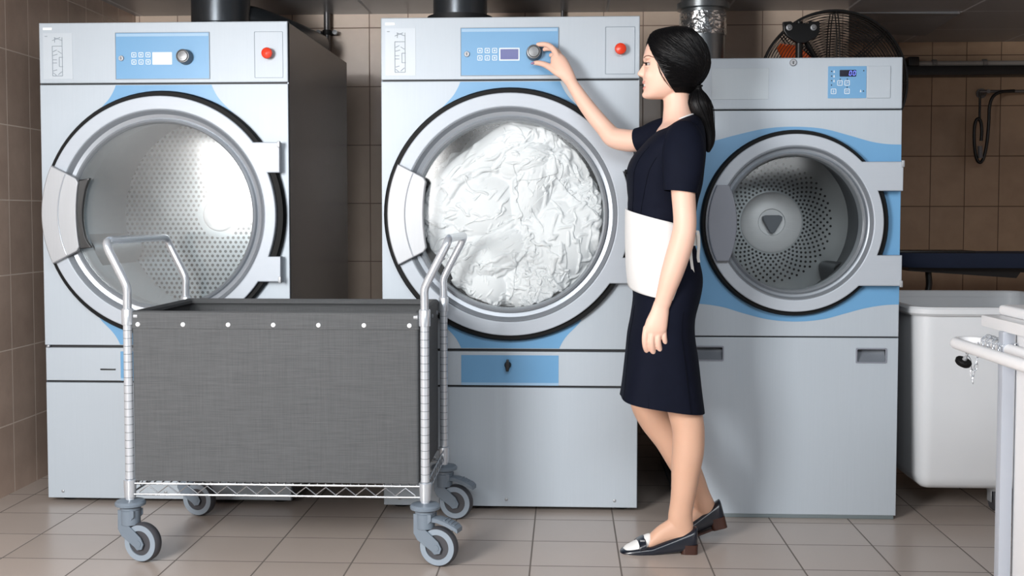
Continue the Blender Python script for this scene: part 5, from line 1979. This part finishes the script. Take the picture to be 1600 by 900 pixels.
def build_shoes(root):
    """Loafer modelled at the near foot; the far one is the same shoe tipped on its ball."""
    Y = YNEAR
    k = Y / F
    def make(xf):
        def D(rows, n=28, lean=.14):
            """rows: (px, bottom py, top py, half width m, squareness)"""
            R_ = spline(rows, 4)
            rings = []
            for x, b, t, hw, sq in R_:
                zb, zt, X = W(x, b, Y).z, W(x, t, Y).z, W(x, b, Y).x
                ring = []
                for i in range(n):
                    a = 2 * pi * i / n
                    e = 2 / sq
                    yy = math.copysign(abs(cos(a)) ** e, cos(a)) * hw
                    s = sin(a)
                    zz = (zb + zt) / 2 + math.copysign(abs(s) ** e, s) * (zt - zb) / 2
                    if s > 0:
                        yy *= 1 - lean * s ** 2
                    ring.append(Vector((X, Y + yy, zz)))
                rings.append(ring)
            return rings
        z0 = lambda x, y: W(x, y, Y)
        g = Geo().loft(D([(1089.5, 854, 826, .012, 2.4), (1087.5, 856, 823, .024, 3.2), (1080, 858, 826, .030, 3.6), (1065, 860, 832, .0325, 3.8), (1045, 862.5, 840, .0355, 3.8), (1028, 864.5, 846, .040, 3.6), (1018, 865.5, 849, .043, 3.2), (1008, 866, 849.5, .0445, 2.9), (998, 868, 850, .0445, 2.7), (986, 868, 852.3, .0415, 2.6), (976, 867, 855.2, .035, 2.5), (971, 866.5, 857.5, .025, 2.4), (968.6, 865, 860.5, .012, 2.2)]))
        up = xf(g)
        s = obj('shoe', up, M['shoe'], root)
        s['label'] = 'navy loafer with white vamp'
        g = Geo().loft(D([(1019, 853, 837, .012, 2.2), (1015, 855, 833.5, .026, 2.4), (1007, 857, 836, .035, 2.4), (997, 859, 842.5, .0365, 2.4), (986, 860, 848.2, .034, 2.3), (978, 860.5, 852.2, .026, 2.2), (973.5, 861, 856, .012, 2)], lean=.3))
        v = obj('vamp', xf(g), M['shoe_white'], s)
        v['label'] = 'white leather vamp'
        g = Geo().loft(D([(1005.5, 862, 836.6, .0445, 2.3), (1003.5, 862, 837.4, .0455, 2.3), (997, 862, 841.4, .046, 2.3), (995, 862, 843, .045, 2.3)], lean=.3))
        for q in g.v:
            q.x -= (q.y - Y) * .16
        obj('strap', xf(g), M['shoe'], s)
        q = W(1004, 845.5, Y - .03)
        sl = obj('strap_slit', xf(Geo().box(q.x - .008, q.x + .008, q.y - .004, q.y + .004, q.z - .001, q.z + .003, .001)), M['silver'], s)
        rings = []
        for x, hw in ((968.5, .006), (970, .022), (976, .034), (986, .0425), (1000, .0455), (1018, .043), (1040, .034), (1062, .030), (1064, .030)):
            b = W(x, 870 - max(0, (x - 1010)) * .08 - max(0, 985 - x) ** 2 * .012, Y)
            rings.append([b + Vector((0, -hw, 0)), b + Vector((0, hw, 0)), b + Vector((0, hw, .0065)), b + Vector((0, -hw, .0065))])
        so = obj('sole', xf(Geo().loft(rings)), M['sole'], s)
        a, b = W(1064, 850, Y), W(1089, 867, Y)
        rings = []
        for z, gr in ((b.z, .0), (a.z - .006, .0005), (a.z + .004, .001)):
            rings.append([Vector((p[0], p[1], z)) for p in rect(a.x - gr, b.x + gr, Y - .031 - gr, Y + .031 + gr, .012, 4)])
        obj('heel', xf(Geo().loft(rings)), M['sole'], s)
        return s
    make(lambda g: g)
    ball = W(1005, 868, Y)
    # tip the far shoe about the ball of the foot
    ang = radians(-15)
    Rm = Matrix.Rotation(ang, 3, 'Y')
    heel = W(1089, 866, Y)
    hv = Rm @ (heel - ball)
    target = W(1135, 820, 3.87)
    off = target - hv
    def far(g):
        g.v = [off + Rm @ (v - ball) for v in g.v]
        return g
    make(far)


def build_person():
    c = G(1062, 866)
    root = thing('person', (wx(1062), YP, 0), 'woman in navy dress, white apron and loafers turning the knob of the middle dryer', 'person')
    build_body(root)
    build_hair(root)
    build_dress(root)
    build_shoes(root)


build_person()
# ------------------------------------------------------------------ light
def area(name, loc, target, sx, sy, power, col=(1, 1, 1)):
    l = bpy.data.lights.new(name, 'AREA')
    l.shape = 'RECTANGLE'; l.size = sx; l.size_y = sy; l.energy = power; l.color = col
    o = bpy.data.objects.new(name, l)
    o.location = loc
    o.rotation_euler = (Vector(target) - Vector(loc)).to_track_quat('-Z', 'Y').to_euler()
    COL.objects.link(o)
    return o


area('window_light', (-1.9, .5, 1.55), (.1, 4.2, .65), 1.0, 1.1, 160, (1, .99, .98))
area('fill_light', (.5, -1.0, 2.95), (.2, 4.0, .7), 3.2, 1.2, 110, (.95, .975, 1))  # added soft frontal fill from behind the camera, no lamp of the room
w = bpy.data.worlds.new('world')
w.use_nodes = True
bg = w.node_tree.nodes['Background']
bg.inputs[0].default_value = (.80, .86, .95, 1)
bg.inputs[1].default_value = .2
SC.world = w
SC.view_settings.view_transform = 'Standard'
SC.view_settings.look = 'None'
SC.view_settings.gamma = 1
SC.view_settings.use_curve_mapping = False
SC.view_settings.exposure = 0.02
